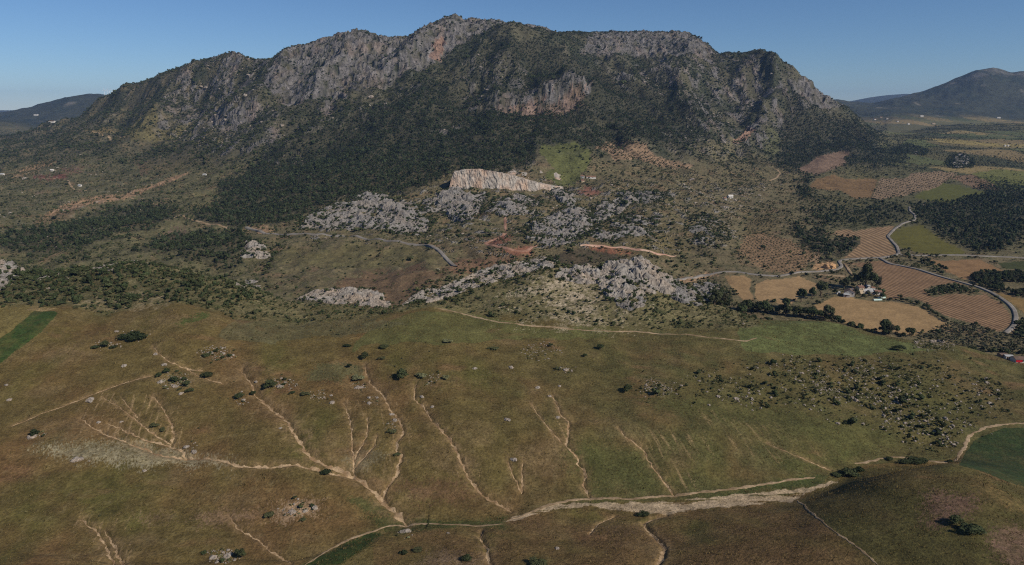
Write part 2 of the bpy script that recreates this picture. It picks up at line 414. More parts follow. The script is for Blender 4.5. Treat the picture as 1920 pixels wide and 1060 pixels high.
# ------------------------------------------------------------------ lines on the ground: roads, tracks, gullies (photograph points)
ROADS = [
    ('road', 6.0, 'grey asphalt road curving past the pale crags below the forest', [(462, 427), (478, 432), (492, 437), (543, 440), (591, 441), (640, 443), (674, 445), (721, 452), (755, 456), (796, 460), (820, 468), (837, 486), (854, 501)]),
    ('road', 4.6, 'grey valley road bending past the yellow spoil heap and up between fields', [(1268, 527), (1280, 525), (1310, 517), (1341, 513), (1375, 510), (1416, 516), (1460, 519), (1497, 511), (1535, 510), (1569, 506), (1579, 500), (1572, 490), (1586, 487), (1620, 485), (1647, 484), (1674, 481), (1686, 476), (1681, 462), (1664, 444), (1677, 430), (1691, 420), (1715, 413), (1716, 404), (1706, 396), (1705, 388)]),
    ('road', 4.8, 'pale road sweeping around the big furrowed field on the right', [(1650, 485), (1659, 490), (1667, 495), (1694, 500), (1722, 506), (1755, 517), (1783, 525), (1837, 540), (1860, 550), (1878, 561), (1893, 572), (1902, 583), (1905, 595), (1903, 608), (1895, 618), (1884, 626)]),
    ('road', 4.2, 'straight grey lane running right below the yellow green field', [(1688, 478), (1722, 480), (1769, 479), (1823, 480), (1870, 482), (1895, 483), (1960, 487)]),
    ('farm_track', 4.0, 'short pale track leading from the bend down towards the farm', [(1583, 496), (1588, 502), (1593, 510), (1598, 517)]),
    ('farm_track', 4.0, 'pale track running left from the tall trees by the farm', [(1535, 516), (1552, 517), (1568, 518), (1585, 519), (1601, 523)]),
    ('dirt_track', 2.6, 'pale dirt track along the upper edge of the grass field', [(815, 577), (840, 582), (878, 591), (910, 599), (939, 605), (1007, 612), (1075, 618), (1150, 622), (1190, 621), (1280, 627), (1340, 634), (1400, 640), (1420, 634)]),
    ('dirt_track', 4.5, 'red zigzag dirt track on the slope below the orange cliff', [(949, 437), (940, 443), (929, 448), (908, 456), (922, 460), (939, 464), (959, 469), (983, 472), (995, 466), (1007, 459)]),
    ('dirt_track', 4.0, 'thin reddish track climbing to the boulder under the orange cliff', [(948, 434), (947, 420), (947, 405), (958, 400), (961, 394), (966, 388), (990, 384)]),
    ('dirt_track', 6.0, 'wide salmon coloured earth road above the jagged cream crag', [(1088, 461), (1105, 460), (1126, 461), (1145, 464), (1163, 463), (1200, 469), (1234, 477), (1268, 480)]),
    ('dirt_track', 4.5, 'pale track bend on the left wooded ridge', [(326, 409), (330, 405), (343, 404), (350, 410), (374, 416), (400, 421), (425, 427), (440, 430)]),
    ('dirt_track', 5.0, 'pale track at the end of the brown ridge field', [(232, 370), (245, 371), (265, 373), (283, 376), (288, 381), (299, 387)]),
    ('dirt_track', 7.0, 'pale track high on the left flank of the mountain', [(160, 247), (175, 248), (190, 251), (205, 258), (222, 259), (240, 257)]),
    ('dirt_track', 5.0, 'small pale track at the left foot of the mountain', [(26, 330), (38, 333), (50, 334), (85, 335), (125, 336), (130, 343), (135, 352), (150, 357), (176, 358)]),
    ('dirt_track', 5.0, 'pale winding track at the right foot of the mountain', [(1442, 340), (1455, 334), (1463, 325), (1458, 319), (1450, 316)]),
    ('dirt_track', 2.2, 'pale dirt track along the north bank of the sandy stream bed', [(955, 974), (975, 967), (998, 960), (1018, 951), (1038, 945), (1070, 938), (1106, 934), (1178, 936), (1230, 932), (1280, 927), (1340, 921), (1400, 913), (1459, 904), (1527, 895)]),
    ('dirt_track', 1.8, 'thin dirt track along the fold at the bottom left of the stream', [(568, 1062), (590, 1048), (612, 1034), (640, 1018), (694, 997), (730, 984), (765, 978), (800, 981), (845, 984), (890, 985), (945, 983)]),
    ('dirt_track', 2.4, 'dirt track beside the dark green crop at the right edge', [(1602, 869), (1625, 867), (1653, 860), (1685, 857), (1715, 861), (1742, 865), (1770, 867), (1789, 866), (1800, 852), (1810, 835), (1821, 813), (1845, 803), (1868, 798), (1920, 794), (1960, 790)]),
    ('dirt_track', 1.4, 'narrow worn line down the edge of the dark knoll', [(1495, 938), (1512, 953), (1531, 970), (1550, 986), (1567, 999), (1595, 1018), (1621, 1036), (1646, 1060)]),
]
GULLIES = [
    (2.0, 'wide pale gully zigzagging from the scattered bushes down to the stream', [(452, 687), (461, 702), (470, 714), (480, 734), (494, 748), (509, 762), (520, 770), (531, 779), (542, 791), (552, 806), (561, 820), (570, 834), (580, 846), (592, 856), (608, 862), (624, 870), (645, 878), (662, 884), (687, 902), (702, 914), (715, 929), (726, 941), (737, 952), (750, 966), (762, 978)]),
    (1.2, 'pale gully running right along the foot of the greyish grass patch', [(150, 782), (175, 798), (201, 813), (250, 830), (308, 852), (351, 855), (380, 855), (412, 859), (448, 871), (480, 872), (509, 872), (535, 869), (556, 865), (588, 874), (624, 882), (658, 884)]),
    (1.0, 'gully slanting through the fan of rills on the left', [(200, 790), (219, 797), (238, 806), (258, 816), (290, 825), (315, 831), (337, 838), (344, 846), (350, 855)]),
    (0.9, 'short steep gully above the left fan of rills', [(283, 741), (296, 752), (305, 763), (312, 776), (319, 788), (323, 800), (326, 813), (323, 827)]),
    (1.1, 'long clean gully in the middle of the field ending at the stream', [(780, 716), (776, 723), (778, 734), (776, 745), (785, 753), (794, 761), (802, 774), (812, 788), (822, 798), (834, 809), (845, 824), (855, 841), (864, 860), (873, 881), (882, 898), (895, 915), (907, 926), (920, 935), (940, 945), (959, 956)]),
    (1.0, 'crooked gully passing right of the two pale boulders', [(683, 682), (687, 698), (694, 716), (704, 726), (715, 734), (723, 748), (730, 763), (742, 778), (751, 791), (755, 803), (755, 813), (748, 820), (742, 827), (743, 836), (744, 846), (753, 850), (751, 862), (744, 871), (746, 880), (744, 888), (735, 897), (726, 906), (721, 916), (718, 928)]),
    (0.7, 'thin straight rill left of the crooked gully', [(643, 752), (650, 768), (654, 780), (657, 793), (658, 806), (660, 824), (660, 841), (662, 856), (663, 880)]),
    (0.7, 'thin curved rill joining the straight rill from the right', [(688, 778), (689, 796), (687, 816), (680, 830), (672, 841), (666, 852), (663, 864)]),
    (0.7, 'short rill below the stony patch joining from the right', [(706, 816), (704, 826), (701, 834), (690, 846), (676, 859), (666, 868)]),
    (0.6, 'left of two faint rills below the boulder mound', [(952, 861), (957, 878), (963, 892), (971, 906), (978, 922)]),
    (0.6, 'right of two faint rills below the boulder mound', [(981, 865), (978, 880), (979, 900), (979, 922)]),
    (1.0, 'gully with a green lower end dropping to the stream', [(1036, 738), (1040, 748), (1046, 762), (1052, 777), (1060, 783), (1067, 791), (1065, 808), (1063, 823), (1060, 833), (1072, 843), (1085, 856), (1083, 866), (1093, 878), (1096, 888), (1094, 908), (1099, 920), (1105, 930)]),
    (0.5, 'faint rill left of the green ended gully', [(991, 748), (1004, 770), (1020, 791), (1036, 810), (1052, 827)]),
    (0.8, 'long faint gully on the green slope right of centre', [(1160, 800), (1171, 816), (1189, 828), (1207, 841), (1212, 854), (1222, 872), (1235, 888), (1246, 902), (1253, 914), (1265, 928)]),
    (1.1, 'winding gully dropping from the stream to the bottom centre', [(902, 992), (900, 1003), (906, 1014), (911, 1024), (914, 1040), (919, 1060)]),
    (1.3, 'curved gully south of the sandy stream at bottom right of centre', [(1250, 962), (1228, 968), (1207, 977), (1211, 985), (1217, 992), (1232, 1008), (1246, 1024), (1243, 1040), (1230, 1060)]),
    (0.6, 'small faint rill south of the stream', [(1153, 967), (1137, 973), (1121, 981), (1113, 990), (1105, 1000)]),
    (0.9, 'left of the twin gullies at the bottom left', [(150, 971), (165, 983), (179, 992), (187, 1003), (195, 1014), (200, 1026), (205, 1039), (215, 1060)]),
    (0.9, 'right of the twin gullies at the bottom left', [(196, 990), (205, 1006), (215, 1024), (222, 1040), (233, 1060)]),
    (0.8, 'thin gully below the pink bare patch at bottom left', [(430, 966), (440, 981), (448, 991), (466, 1001), (484, 1010), (495, 1020), (503, 1028), (525, 1041), (546, 1054)]),
    (0.6, 'straight faint rill slanting to the green thicket', [(1438, 829), (1465, 842), (1495, 854), (1528, 868), (1558, 881)]),
    (0.6, 'faint rill across the left field above the lone bush', [(21, 798), (80, 773), (150, 748), (222, 720), (287, 703)]),
    (0.7, 'short rill crossing the upper left of the field', [(352, 690), (362, 698), (372, 703), (385, 708), (420, 718)]),
    (0.7, 'thin rill between small stones at the upper left', [(286, 648), (296, 660), (306, 668), (316, 676), (345, 688), (380, 694)]),
    (0.6, 'outer rill of the left fan', [(192, 742), (215, 757), (235, 770), (255, 786), (275, 803), (300, 818), (320, 828)]),
    (0.5, 'inner rill of the left fan', [(225, 742), (238, 758), (250, 772), (258, 782)]),
]
for w, lab, pts in GULLIES:
    pass
LINES = []
for (nm, w, lab, pts) in ROADS:
    LINES.append((nm, w, lab, np.array([hit(*p_) for p_ in pts])))
GLINES = []
for (w, lab, pts) in GULLIES:
    GLINES.append((w, lab, np.array([hit(*p_) for p_ in pts])))

# shallow incision under the gullies
SOILD = np.full(PX.shape, 1e3, np.float32)
for (w, lab, P) in GLINES:
    lo = P[:, :2].min(0) - 8; hi = P[:, :2].max(0) + 8
    m = (TX > lo[0]) & (TX < hi[0]) & (TY > lo[1]) & (TY < hi[1])
    d, par, _ = seg_dist(TX[m], TY[m], P)
    SOILD[m] = np.minimum(SOILD[m], d / w)
    TZ[m] -= 0.62 * w * np.exp(-(d / (0.85 * w)) ** 2) + 0.45 * w * np.exp(-(d / (4.5 * w)) ** 2)
FALL = (HC - TZ) / TY
PX, PY = project(TX, TY, TZ)

# ------------------------------------------------------------------ ground colours (albedo) and plant cover
COL = np.zeros(PX.shape + (3,), np.float32)
def mixc(M, c):
    M = M[..., None] if M.ndim == 2 else M
    COL[:] = COL * (1 - M) + np.asarray(c, np.float32) * M
ALB = 1.0
def C(r, g, b):
    return lin(r, g, b, ALB)

n_big = fbm(TX / 55, TY / 55, 4, 71)
n_mid = fbm(TX / 14, TY / 14, 4, 73)
n_fin = fbm(TX / 3.2, TY / 3.2, 3, 75)
n_hug = fbm(TX / 300, TY / 300, 4, 77)
n_m60 = fbm(TX / 90 , TY / 120, 4, 79)
n_m20 = fbm(TX / 28, TY / 36, 3, 81)

# grass field
COL[:] = C(101, 87, 52)
mixc(sstep(-0.15, 0.4, n_big), C(107, 84, 54))
mixc(0.5 * sstep(0.1, 0.5, fbm(TX / 30 + 4, TY / 18, 4, 87)), C(124, 104, 74))
mixc(0.85 * sstep(0.0, 0.55, fbm(TX / 38 + 9, TY / 70, 4, 83)), C(86, 82, 43))
mixc(0.5 * sstep(0.05, 0.5, n_mid), C(94, 76, 49))
mixc(0.35 * sstep(0.1, 0.6, n_fin), C(118, 106, 76))
# greener towards the upper right and along the stream
gr = sstep(760, 1300, PX) * (TT > 3) * (TT < 6.2) * (0.55 + 0.5 * n_mid)
mixc(np.clip(gr, 0, 0.85), C(80, 82, 50))
mixc((img_mask([(740, 600), (800, 578), (900, 592), (1000, 610), (1150, 625), (1100, 640), (900, 640), (780, 640), (660, 660), (690, 620)], 8, 30, seed=90, y1=460) * 0.8), C(92, 92, 54))
mixc(img_mask([(1395, 605), (1430, 598), (1560, 603), (1640, 628), (1760, 650), (1700, 665), (1560, 665), (1400, 660), (1380, 625)], 6, 30, seed=91, y1=480) * 0.85, C(92, 98, 58))
mixc(img_mask([(420, 610), (470, 590), (600, 590), (720, 598), (760, 610), (640, 630), (500, 640), (410, 634)], 5, 18, seed=92, y1=460) * 0.7, C(94, 90, 64))
# reddish bare ground south of the stream
mixc(((TT < 2.95) & (PX > 700)) * sstep(-0.5, 0.3, n_mid) * 0.65, C(112, 88, 60))
mixc(img_mask([(1495, 938), (1560, 905), (1630, 876), (1800, 872), (1860, 900), (2400, 1000), (2400, 1500), (1900, 1400), (1646, 1062), (1567, 1000)], 2, 10, 3, y1=300) * (TT < 3) * np.clip(0.7 + 0.9 * n_big + 0.5 * n_mid, 0, 1), C(82, 76, 43))
for pl, c, s in [
    ([(1730, 928), (1770, 922), (1825, 930), (1832, 950), (1800, 962), (1770, 985), (1735, 985), (1745, 955)], C(118, 90, 78), 0.85),
    ([(1850, 1000), (1900, 985), (1960, 1000), (1960, 1060), (1880, 1060)], C(118, 92, 78), 0.8),
    ([(1810, 900), (1850, 905), (1920, 952), (1920, 965), (1860, 935), (1800, 900)], C(112, 92, 58), 0.8),
    ([(362, 972), (385, 960), (430, 962), (445, 975), (420, 985), (380, 985)], C(134, 108, 86), 0.75),
    ([(258, 970), (290, 962), (340, 968), (300, 978), (265, 980)], C(126, 104, 80), 0.6),
    ([(440, 968), (470, 952), (500, 955), (480, 975), (450, 980)], C(130, 104, 82), 0.6),
    ([(512, 975), (530, 940), (560, 932), (592, 942), (600, 960), (580, 970), (540, 978)], C(156, 130, 104), 0.9),
    ([(640, 850), (700, 840), (720, 860), (700, 880), (670, 885)], C(122, 116, 96), 0.55),
    ([(790, 840), (860, 830), (900, 870), (880, 890), (800, 880)], C(112, 94, 68), 0.5),
    ([(1000, 830), (1050, 820), (1070, 870), (1040, 900), (1000, 890), (960, 850)], C(118, 98, 72), 0.55),
    ([(740, 900), (860, 900), (900, 940), (780, 945)], C(104, 76, 58), 0.6),
    ([(60, 838), (240, 830), (330, 845), (420, 862), (440, 874), (330, 872), (200, 870), (110, 858)], C(146, 136, 110), 0.95),
    ([(90, 826), (180, 826), (260, 838), (160, 850), (110, 842)], C(118, 110, 84), 0.5),
    ([(780, 1062), (800, 1038), (850, 1035), (900, 1050), (910, 1062)], C(134, 112, 92), 0.7),
    ([(1120, 985), (1180, 985), (1200, 1000), (1150, 1010)], C(118, 96, 74), 0.5),
    ([(380, 668), (410, 664), (520, 690), (480, 700)], C(112, 92, 66), 0.5),
    ([(660, 700), (760, 715), (900, 715), (840, 725), (700, 730)], C(112, 86, 62), 0.45),
    ([(75, 660), (150, 652), (170, 660), (100, 668)], C(126, 104, 76), 0.6),
    ([(230, 612), (300, 590), (420, 590), (460, 600), (380, 608), (300, 612), (250, 622)], C(122, 104, 74), 0.5),
    ([(1240, 850), (1290, 845), (1300, 880), (1260, 890)], C(110, 92, 66), 0.5),
    ([(120, 580), (200, 585), (330, 575), (260, 598), (140, 600)], C(120, 104, 72), 0.5),
]:
    mixc(img_mask(pl, 8, 9, 10, seed=int(pl[0][0]) % 97, y1=460) * s * np.clip(0.8 + 0.6 * n_fin, 0, 1), c)
mixc(0.45 * fw * sstep(0.28, 0.55, fbm(TX / 44 + 2, TY / 26 + 6, 4, 191, 0.55)), C(124, 92, 68))
# green growth
for pl, c, s, wb in [
    ([(330, 612), (345, 600), (372, 590), (392, 586), (388, 594), (360, 606)], C(70, 84, 42), 0.8, 3),
    ([(1060, 840), (1120, 830), (1200, 850), (1260, 900), (1255, 925), (1120, 925), (1105, 900), (1070, 870)], C(72, 76, 42), 0.55, 12),
    ([(560, 1062), (640, 1022), (700, 1000), (720, 1000), (690, 1025), (640, 1062)], C(50, 62, 30), 0.95, 3),
    ([(690, 965), (740, 972), (800, 975), (870, 978), (950, 972), (945, 990), (860, 992), (760, 1000), (720, 1000)], C(66, 72, 38), 0.85, 5),
    ([(640, 925), (700, 940), (740, 965), (680, 955)], C(70, 76, 42), 0.7, 5),
    ([(1280, 935), (1420, 912), (1500, 895), (1560, 890), (1540, 908), (1440, 920)], C(66, 74, 40), 0.8, 5),
    ([(600, 684), (680, 684), (690, 700), (640, 712), (570, 712)], C(88, 92, 62), 0.6, 5),
    ([(1180, 730), (1290, 750), (1440, 770), (1600, 790), (1700, 830), (1600, 855), (1400, 790), (1250, 770)], C(82, 82, 46), 0.6, 10),
    ([(1440, 860), (1560, 850), (1650, 850), (1600, 865), (1500, 890)], C(74, 78, 42), 0.5, 8),
]:
    mixc(img_mask(pl, wb, 12, wb, seed=int(pl[0][0]) % 89 + 3, y1=460) * s, c)
crop_l = img_mask([(-300, 860), (0, 682), (64, 634), (98, 600), (108, 586), (98, 583), (64, 583), (0, 637), (-300, 800)], 1.5, 10, y1=460)
mixc(crop_l * np.clip(0.85 + 0.5 * n_mid + 0.4 * n_fin, 0, 1), C(58, 74, 36))
mixc(img_mask([(-300, 570), (0, 571), (60, 571), (108, 579), (66, 583), (0, 636), (-300, 800)], 1.5, 10, y1=460) * 0.9, C(124, 110, 66))
mixc(img_mask([(60, 572), (108, 578), (80, 584), (50, 582)], 1.5, 10, y1=460) * 0.8, C(150, 128, 92))
crop_r = img_mask([(1797, 872), (1812, 845), (1832, 822), (1872, 806), (1920, 801), (2300, 800), (2300, 1060), (1920, 1060), (1860, 960), (1840, 900)], 1.5, 10, y0=232, y1=460)
mixc(crop_r * np.clip(0.9 + 0.4 * n_mid + 0.3 * n_fin, 0, 1), C(52, 64, 36))
# sandy stream bed
wash = img_mask([(945, 978), (985, 962), (1040, 947), (1100, 942), (1180, 944), (1280, 938), (1380, 928), (1470, 919), (1512, 916), (1560, 903), (1572, 905), (1520, 922), (1485, 940), (1420, 945), (1350, 952), (1290, 958), (1250, 966), (1190, 962), (1110, 948), (1040, 956), (980, 972)], 3.0, 5, seed=12, y1=460)
flow = TY - 0.06 * TX
wash *= (fbm(TX / 26, flow / 2.6 + 0.8 * fbm(TX / 15, TY / 8, 2, 151), 4, 153, 0.6) > -0.26)
mixc(wash * np.clip(0.9 + 0.6 * n_fin, 0, 1), C(164, 144, 116))
strk = sstep(0.18, 0.42, fbm((TX + 0.25 * TY) / 1.3 + 0.6 * n_mid, TY / 22, 4, 161, 0.55))
for pl, k_ in [([(130, 780), (190, 738), (290, 736), (335, 800), (350, 850), (300, 856), (180, 820)], 0.7), ([(850, 845), (885, 850), (900, 890), (878, 900), (858, 880)], 0.6), ([(1000, 760), (1060, 800), (1070, 835), (1030, 830)], 0.5), ([(1150, 800), (1300, 815), (1340, 880), (1270, 930), (1230, 890)], 0.55), ([(440, 690), (520, 740), (600, 850), (660, 880), (620, 890), (540, 830), (470, 740)], 0.45), ([(120, 960), (240, 980), (260, 1062), (190, 1062)], 0.6), ([(1280, 760), (1420, 790), (1560, 870), (1480, 880), (1330, 820)], 0.4), ([(640, 750), (760, 760), (770, 880), (700, 900), (655, 880)], 0.4)]:
    mixc(img_mask(pl, 10, 14, 12, seed=int(pl[0][0]) % 61, y1=460) * strk * k_, C(160, 134, 100))
soil = np.exp(-(SOILD / 2.6) ** 2)
mixc(soil * 0.65 * np.clip(0.6 + 1.6 * n_fin, 0, 1), C(132, 108, 78))

# scrub hill behind the field
hm = sstep(5.0, 5.12, TT + 0.12 * n_mid) * (1 - sstep(6.9, 7.0, TT)) * (1 - sstep(1400, 1440, PX + 12 * n_mid))
field_keep = img_mask([(400, 640), (420, 612), (560, 616), (700, 605), (800, 583), (760, 640)], 3, 20, y1=460)
mixc(hm, C(104, 97, 66))
mixc(hm * sstep(0.0, 0.4, n_mid), C(80, 82, 52))
mixc(hm * 0.7 * sstep(0.1, 0.5, n_fin), C(136, 122, 92))
pale = img_mask([(960, 545), (1000, 515), (1060, 505), (1120, 512), (1160, 550), (1200, 575), (1180, 605), (1110, 615), (1040, 618), (980, 600), (940, 570)], 14, 12, 22, y0=380, y1=560)
pale = pale * np.clip(0.15 + 1.3 * n_mid + 0.9 * n_fin + 0.35 * fbm(TX / 30, TY / 30, 2, 181), 0, 1)
core_ = img_mask([(1005, 525), (1060, 515), (1115, 522), (1135, 545), (1100, 580), (1040, 580), (1010, 560)], 10, 12, 16, y0=380, y1=560)
pale = np.clip(pale + 0.7 * core_ * np.clip(0.5 + 1.2 * n_fin + 0.6 * n_mid, 0, 1), 0, 1)
mixc(pale * 0.95, C(172, 156, 132))
mixc(img_mask([(0, 560), (0, 520), (60, 520), (200, 500), (330, 508), (420, 530), (380, 560), (200, 570)], 8, 14, y0=380, y1=560) * np.clip(0.5 + n_mid, 0, 0.8), C(66, 66, 46))
mixc(img_mask([(130, 565), (260, 548), (330, 560), (300, 580), (180, 585)], 5, 9, y0=380, y1=560) * np.clip(0.3 + n_fin, 0, 0.9), C(150, 134, 106))
scrub_hill = hm

# lower slopes
ls = sstep(6.95, 7.0, TT)
mixc(ls, C(104, 94, 68))
mixc(ls * sstep(-0.1, 0.4, n_mid) * 0.8, C(84, 82, 56))
mixc(ls * (1 - sstep(380, 620, PX)) * 0.55, C(86, 86, 58))
mixc(ls * 0.6 * sstep(0.1, 0.5, n_m20), C(116, 94, 72))
mixc(ls * 0.5 * sstep(0.15, 0.6, n_fin), C(136, 118, 92))
Y0, Y1 = 520, 1700
for pl, c, s, wb in [
    ([(630, 560), (640, 520), (760, 500), (850, 505), (800, 540), (740, 580), (700, 575)], C(98, 74, 58), 0.7, 8),
    ([(500, 480), (560, 465), (690, 460), (800, 470), (830, 490), (700, 505), (560, 500)], C(92, 86, 56), 0.75, 8),
    ([(840, 505), (860, 490), (920, 480), (990, 470), (1010, 480), (940, 500), (880, 515)], C(122, 84, 68), 0.55, 8),
    ([(795, 460), (830, 465), (900, 440), (960, 435), (1000, 460), (960, 480), (880, 480)], C(92, 78, 58), 0.7, 8),
    ([(1030, 500), (1050, 470), (1090, 465), (1150, 468), (1180, 480), (1140, 495), (1060, 500)], C(66, 58, 46), 0.85, 5),
    ([(1090, 463), (1150, 466), (1200, 474), (1180, 480), (1130, 472)], C(140, 92, 70), 0.8, 4),
    ([(1150, 445), (1260, 440), (1300, 470), (1260, 482), (1180, 470)], C(104, 92, 60), 0.7, 8),
    ([(905, 457), (950, 437), (960, 445), (930, 460)], C(140, 88, 72), 0.7, 4),
    ([(940, 470), (1000, 462), (1000, 476), (960, 478)], C(144, 90, 72), 0.6, 4),
    ([(1290, 470), (1300, 400), (1360, 380), (1380, 420), (1350, 480)], C(98, 88, 66), 0.6, 9),
    ([(1082, 358), (1102, 350), (1130, 360), (1112, 369), (1090, 366)], C(128, 84, 72), 0.85, 3),
    ([(930, 334), (960, 322), (1000, 328), (985, 340), (950, 342)], C(140, 116, 88), 0.6, 5),
    ([(1384, 470), (1400, 440), (1450, 440), (1490, 455), (1530, 480), (1500, 512), (1470, 516), (1410, 495)], C(138, 110, 82), 0.85, 4),
    ([(1395, 430), (1410, 405), (1445, 398), (1470, 415), (1440, 440), (1400, 442)], C(104, 90, 62), 0.7, 6),
    ([(1520, 500), (1545, 490), (1568, 490), (1566, 504), (1530, 508)], C(178, 140, 102), 0.9, 4),
    ([(1516, 485), (1535, 470), (1540, 488), (1525, 495)], C(156, 126, 98), 0.7, 4),
    ([(1260, 527), (1340, 512), (1345, 516), (1300, 530), (1262, 536)], C(176, 140, 108), 0.7, 3),
    ([(100, 392), (146, 376), (204, 365), (234, 367), (245, 359), (292, 345), (345, 324), (360, 324), (320, 342), (290, 352), (260, 365), (220, 376), (170, 383), (140, 392), (105, 402), (72, 412)], C(158, 126, 96), 0.95, 2),
    ([(60, 412), (140, 390), (150, 400), (110, 420), (70, 424)], C(112, 92, 70), 0.7, 6),
    ([(60, 470), (70, 450), (160, 420), (180, 430), (110, 465)], C(110, 94, 68), 0.8, 8),
    ([(300, 445), (330, 425), (350, 428), (340, 445), (310, 460)], C(104, 84, 74), 0.7, 6),
    ([(268, 425), (280, 414), (288, 415), (285, 425)], C(172, 140, 110), 0.9, 2),
    ([(455, 432), (470, 424), (500, 422), (520, 434), (490, 436)], C(158, 128, 98), 0.8, 4),
    ([(64, 331), (129, 326), (126, 336), (75, 337)], C(112, 66, 58), 0.9, 3),
    ([(22, 328), (40, 318), (100, 296), (104, 304), (60, 326), (30, 332)], C(160, 126, 94), 0.7, 5),
    ([(110, 320), (150, 310), (160, 318), (130, 328)], C(108, 76, 64), 0.7, 6),
    ([(255, 300), (280, 296), (275, 330), (262, 325)], C(108, 76, 62), 0.5, 6),
    ([(230, 250), (290, 200), (305, 215), (290, 245), (360, 230), (370, 250), (300, 265), (250, 262)], C(98, 90, 58), 0.7, 9),
    ([(250, 300), (330, 275), (395, 290), (390, 305), (330, 320), (280, 325)], C(100, 86, 60), 0.6, 9),
]:
    mixc(img_mask(pl, wb, 22, 0.6 * wb, seed=int(pl[0][0]) % 83 + 5, y0=Y0, y1=2900) * s * np.clip(0.85 + 0.5 * n_fin, 0, 1), c)

# mountain
mm = sstep(10.4, 10.9, TT) * (1 - sstep(15.2, 15.5, TT)) * (1 - sstep(1640, 1670, PX))
sc_col = C(82, 78, 60)
mcol = sc_col * (1 + 0.25 * n_m20[..., None]) + (C(62, 64, 48) - sc_col) * sstep(-0.2, 0.4, n_m60)[..., None]
COL[:] = COL * (1 - mm[..., None]) + mcol * mm[..., None]
left_flank = mm * (1 - sstep(380, 520, PX)) * sstep(-0.1, 0.35, n_m20)
mixc(left_flank * 0.6, C(112, 98, 72))
# re-apply patches that climb onto the mountain
for pl, c, s, wb in [
    ([(230, 250), (290, 200), (305, 215), (290, 245), (360, 230), (370, 250), (300, 265), (250, 262)], C(98, 90, 58), 0.8, 7),
    ([(1014, 290), (1014, 272), (1075, 265), (1109, 282), (1109, 299), (1098, 319), (1078, 346), (1048, 350), (1020, 333), (1040, 316)], C(90, 92, 52), 0.9, 5),
    ([(1112, 278), (1143, 265), (1177, 264), (1214, 270), (1224, 292), (1260, 300), (1300, 312), (1290, 318), (1231, 311), (1197, 299), (1149, 299), (1143, 286)], C(134, 110, 86), 0.9, 3),
    ([(1300, 270), (1370, 262), (1390, 275), (1440, 300), (1420, 310), (1340, 300), (1310, 290)], C(104, 96, 70), 0.7, 6),
    ([(1420, 260), (1450, 230), (1462, 240), (1462, 290), (1440, 295)], C(92, 92, 62), 0.7, 5),
    ([(158, 246), (200, 240), (215, 248), (190, 252)], C(112, 96, 62), 0.7, 4),
]:
    mixc(img_mask(pl, wb, 30, seed=int(pl[0][0]) % 79 + 5, y0=1100, y1=2900) * s, c)

# rock on the mountain
gyz, gxz = np.gradient(TZ)
dYr = np.gradient(TY, axis=0)
slope = np.abs(gyz / dYr)
rk = rock * np.clip(0.72 + 1.2 * n_m20 + 0.9 * fbm(TX / 11, TY / 20, 3, 101), 0, 1)
patch = sstep(0.30, 0.46, fbm(TX / 60, TY / 85, 5, 103, 0.62)) * mm * (1 - rock)
zone = img_mask([(290, 250), (330, 130), (430, 100), (520, 110), (500, 200), (560, 270), (480, 290), (400, 290)], 14, 60, y0=1300) * 0.9
zone = np.maximum(zone, img_mask([(1130, 150), (1250, 110), (1340, 110), (1420, 95), (1490, 140), (1520, 190), (1470, 250), (1440, 280), (1380, 270), (1290, 250), (1280, 190), (1180, 165)], 14, 60, y0=1300))
zone = np.maximum(zone, img_mask([(860, 190), (870, 110), (940, 100), (1000, 140), (960, 180)], 14, 60, y0=1300) * 0.7)
zone = np.maximum(zone, img_mask([(1220, 250), (1300, 240), (1420, 270), (1380, 300), (1260, 290)], 10, 40, y0=1000) * 0.6)
zone = np.maximum(zone, img_mask([(560, 240), (640, 215), (700, 190), (780, 160), (820, 150), (760, 200), (660, 240), (600, 260)], 12, 60, y0=1300) * 0.55)
zone = np.maximum(zone, img_mask([(500, 300), (560, 285), (570, 300), (530, 320)], 6, 30, y0=1000) * 0.9)
zone = np.maximum(zone, img_mask([(780, 245), (850, 230), (870, 240), (840, 255)], 6, 30, y0=1000) * 0.8)
zone = np.maximum(zone, img_mask([(900, 320), (1010, 300), (1000, 312), (920, 330)], 6, 30, y0=1000) * 0.5)
rk2 = np.clip(patch * (0.15 + 0.9 * zone), 0, 1)
rk2 = np.maximum(rk2, mm * sstep(0.28, 0.5, big2 + 0.5 * n_m20) * sstep(10.9, 11.8, TT) * (0.25 + 0.6 * zone) * sstep(-0.1, 0.25, fbm(TX / 25, TY / 50, 4, 119, 0.65)))
rk2 = np.maximum(rk2, zone * sstep(0.02, 0.28, fbm(TX / 30, TY / 60, 5, 107, 0.65)) * 0.95)
rkall = np.clip(np.maximum(rk, rk2), 0, 1).astype(np.float32)
fld_any = np.zeros(PX.shape, np.float32)
rcol = C(116, 111, 107) * (1 + 0.35 * n_m20[..., None]) 
warm = sstep(0.0, 0.45, fbm(TX / 40 + 3, TZ / 60, 4, 109))[..., None]
rcol = rcol * (1 - 0.6 * warm) + C(134, 116, 102) * 0.6 * warm
COL[:] = COL * (1 - rkall[..., None]) + rcol * rkall[..., None]
mixc(img_mask([(1372, 268), (1392, 248), (1412, 238), (1416, 246), (1396, 262), (1382, 272)], 4, 20, y0=1500) * 0.8, C(150, 118, 98))
mixc(img_mask([(805, 110), (812, 80), (828, 68), (836, 80), (826, 112)], 4, 20, y0=1500) * 0.7, C(146, 114, 96))
mixc(img_mask([(930, 205), (960, 200), (1000, 190), (1030, 175), (1010, 205), (1040, 200), (1080, 160), (1098, 165), (1085, 205), (1040, 222), (985, 226), (960, 226)], 6, 20, 4, y0=1500) * 0.55, C(168, 134, 112))

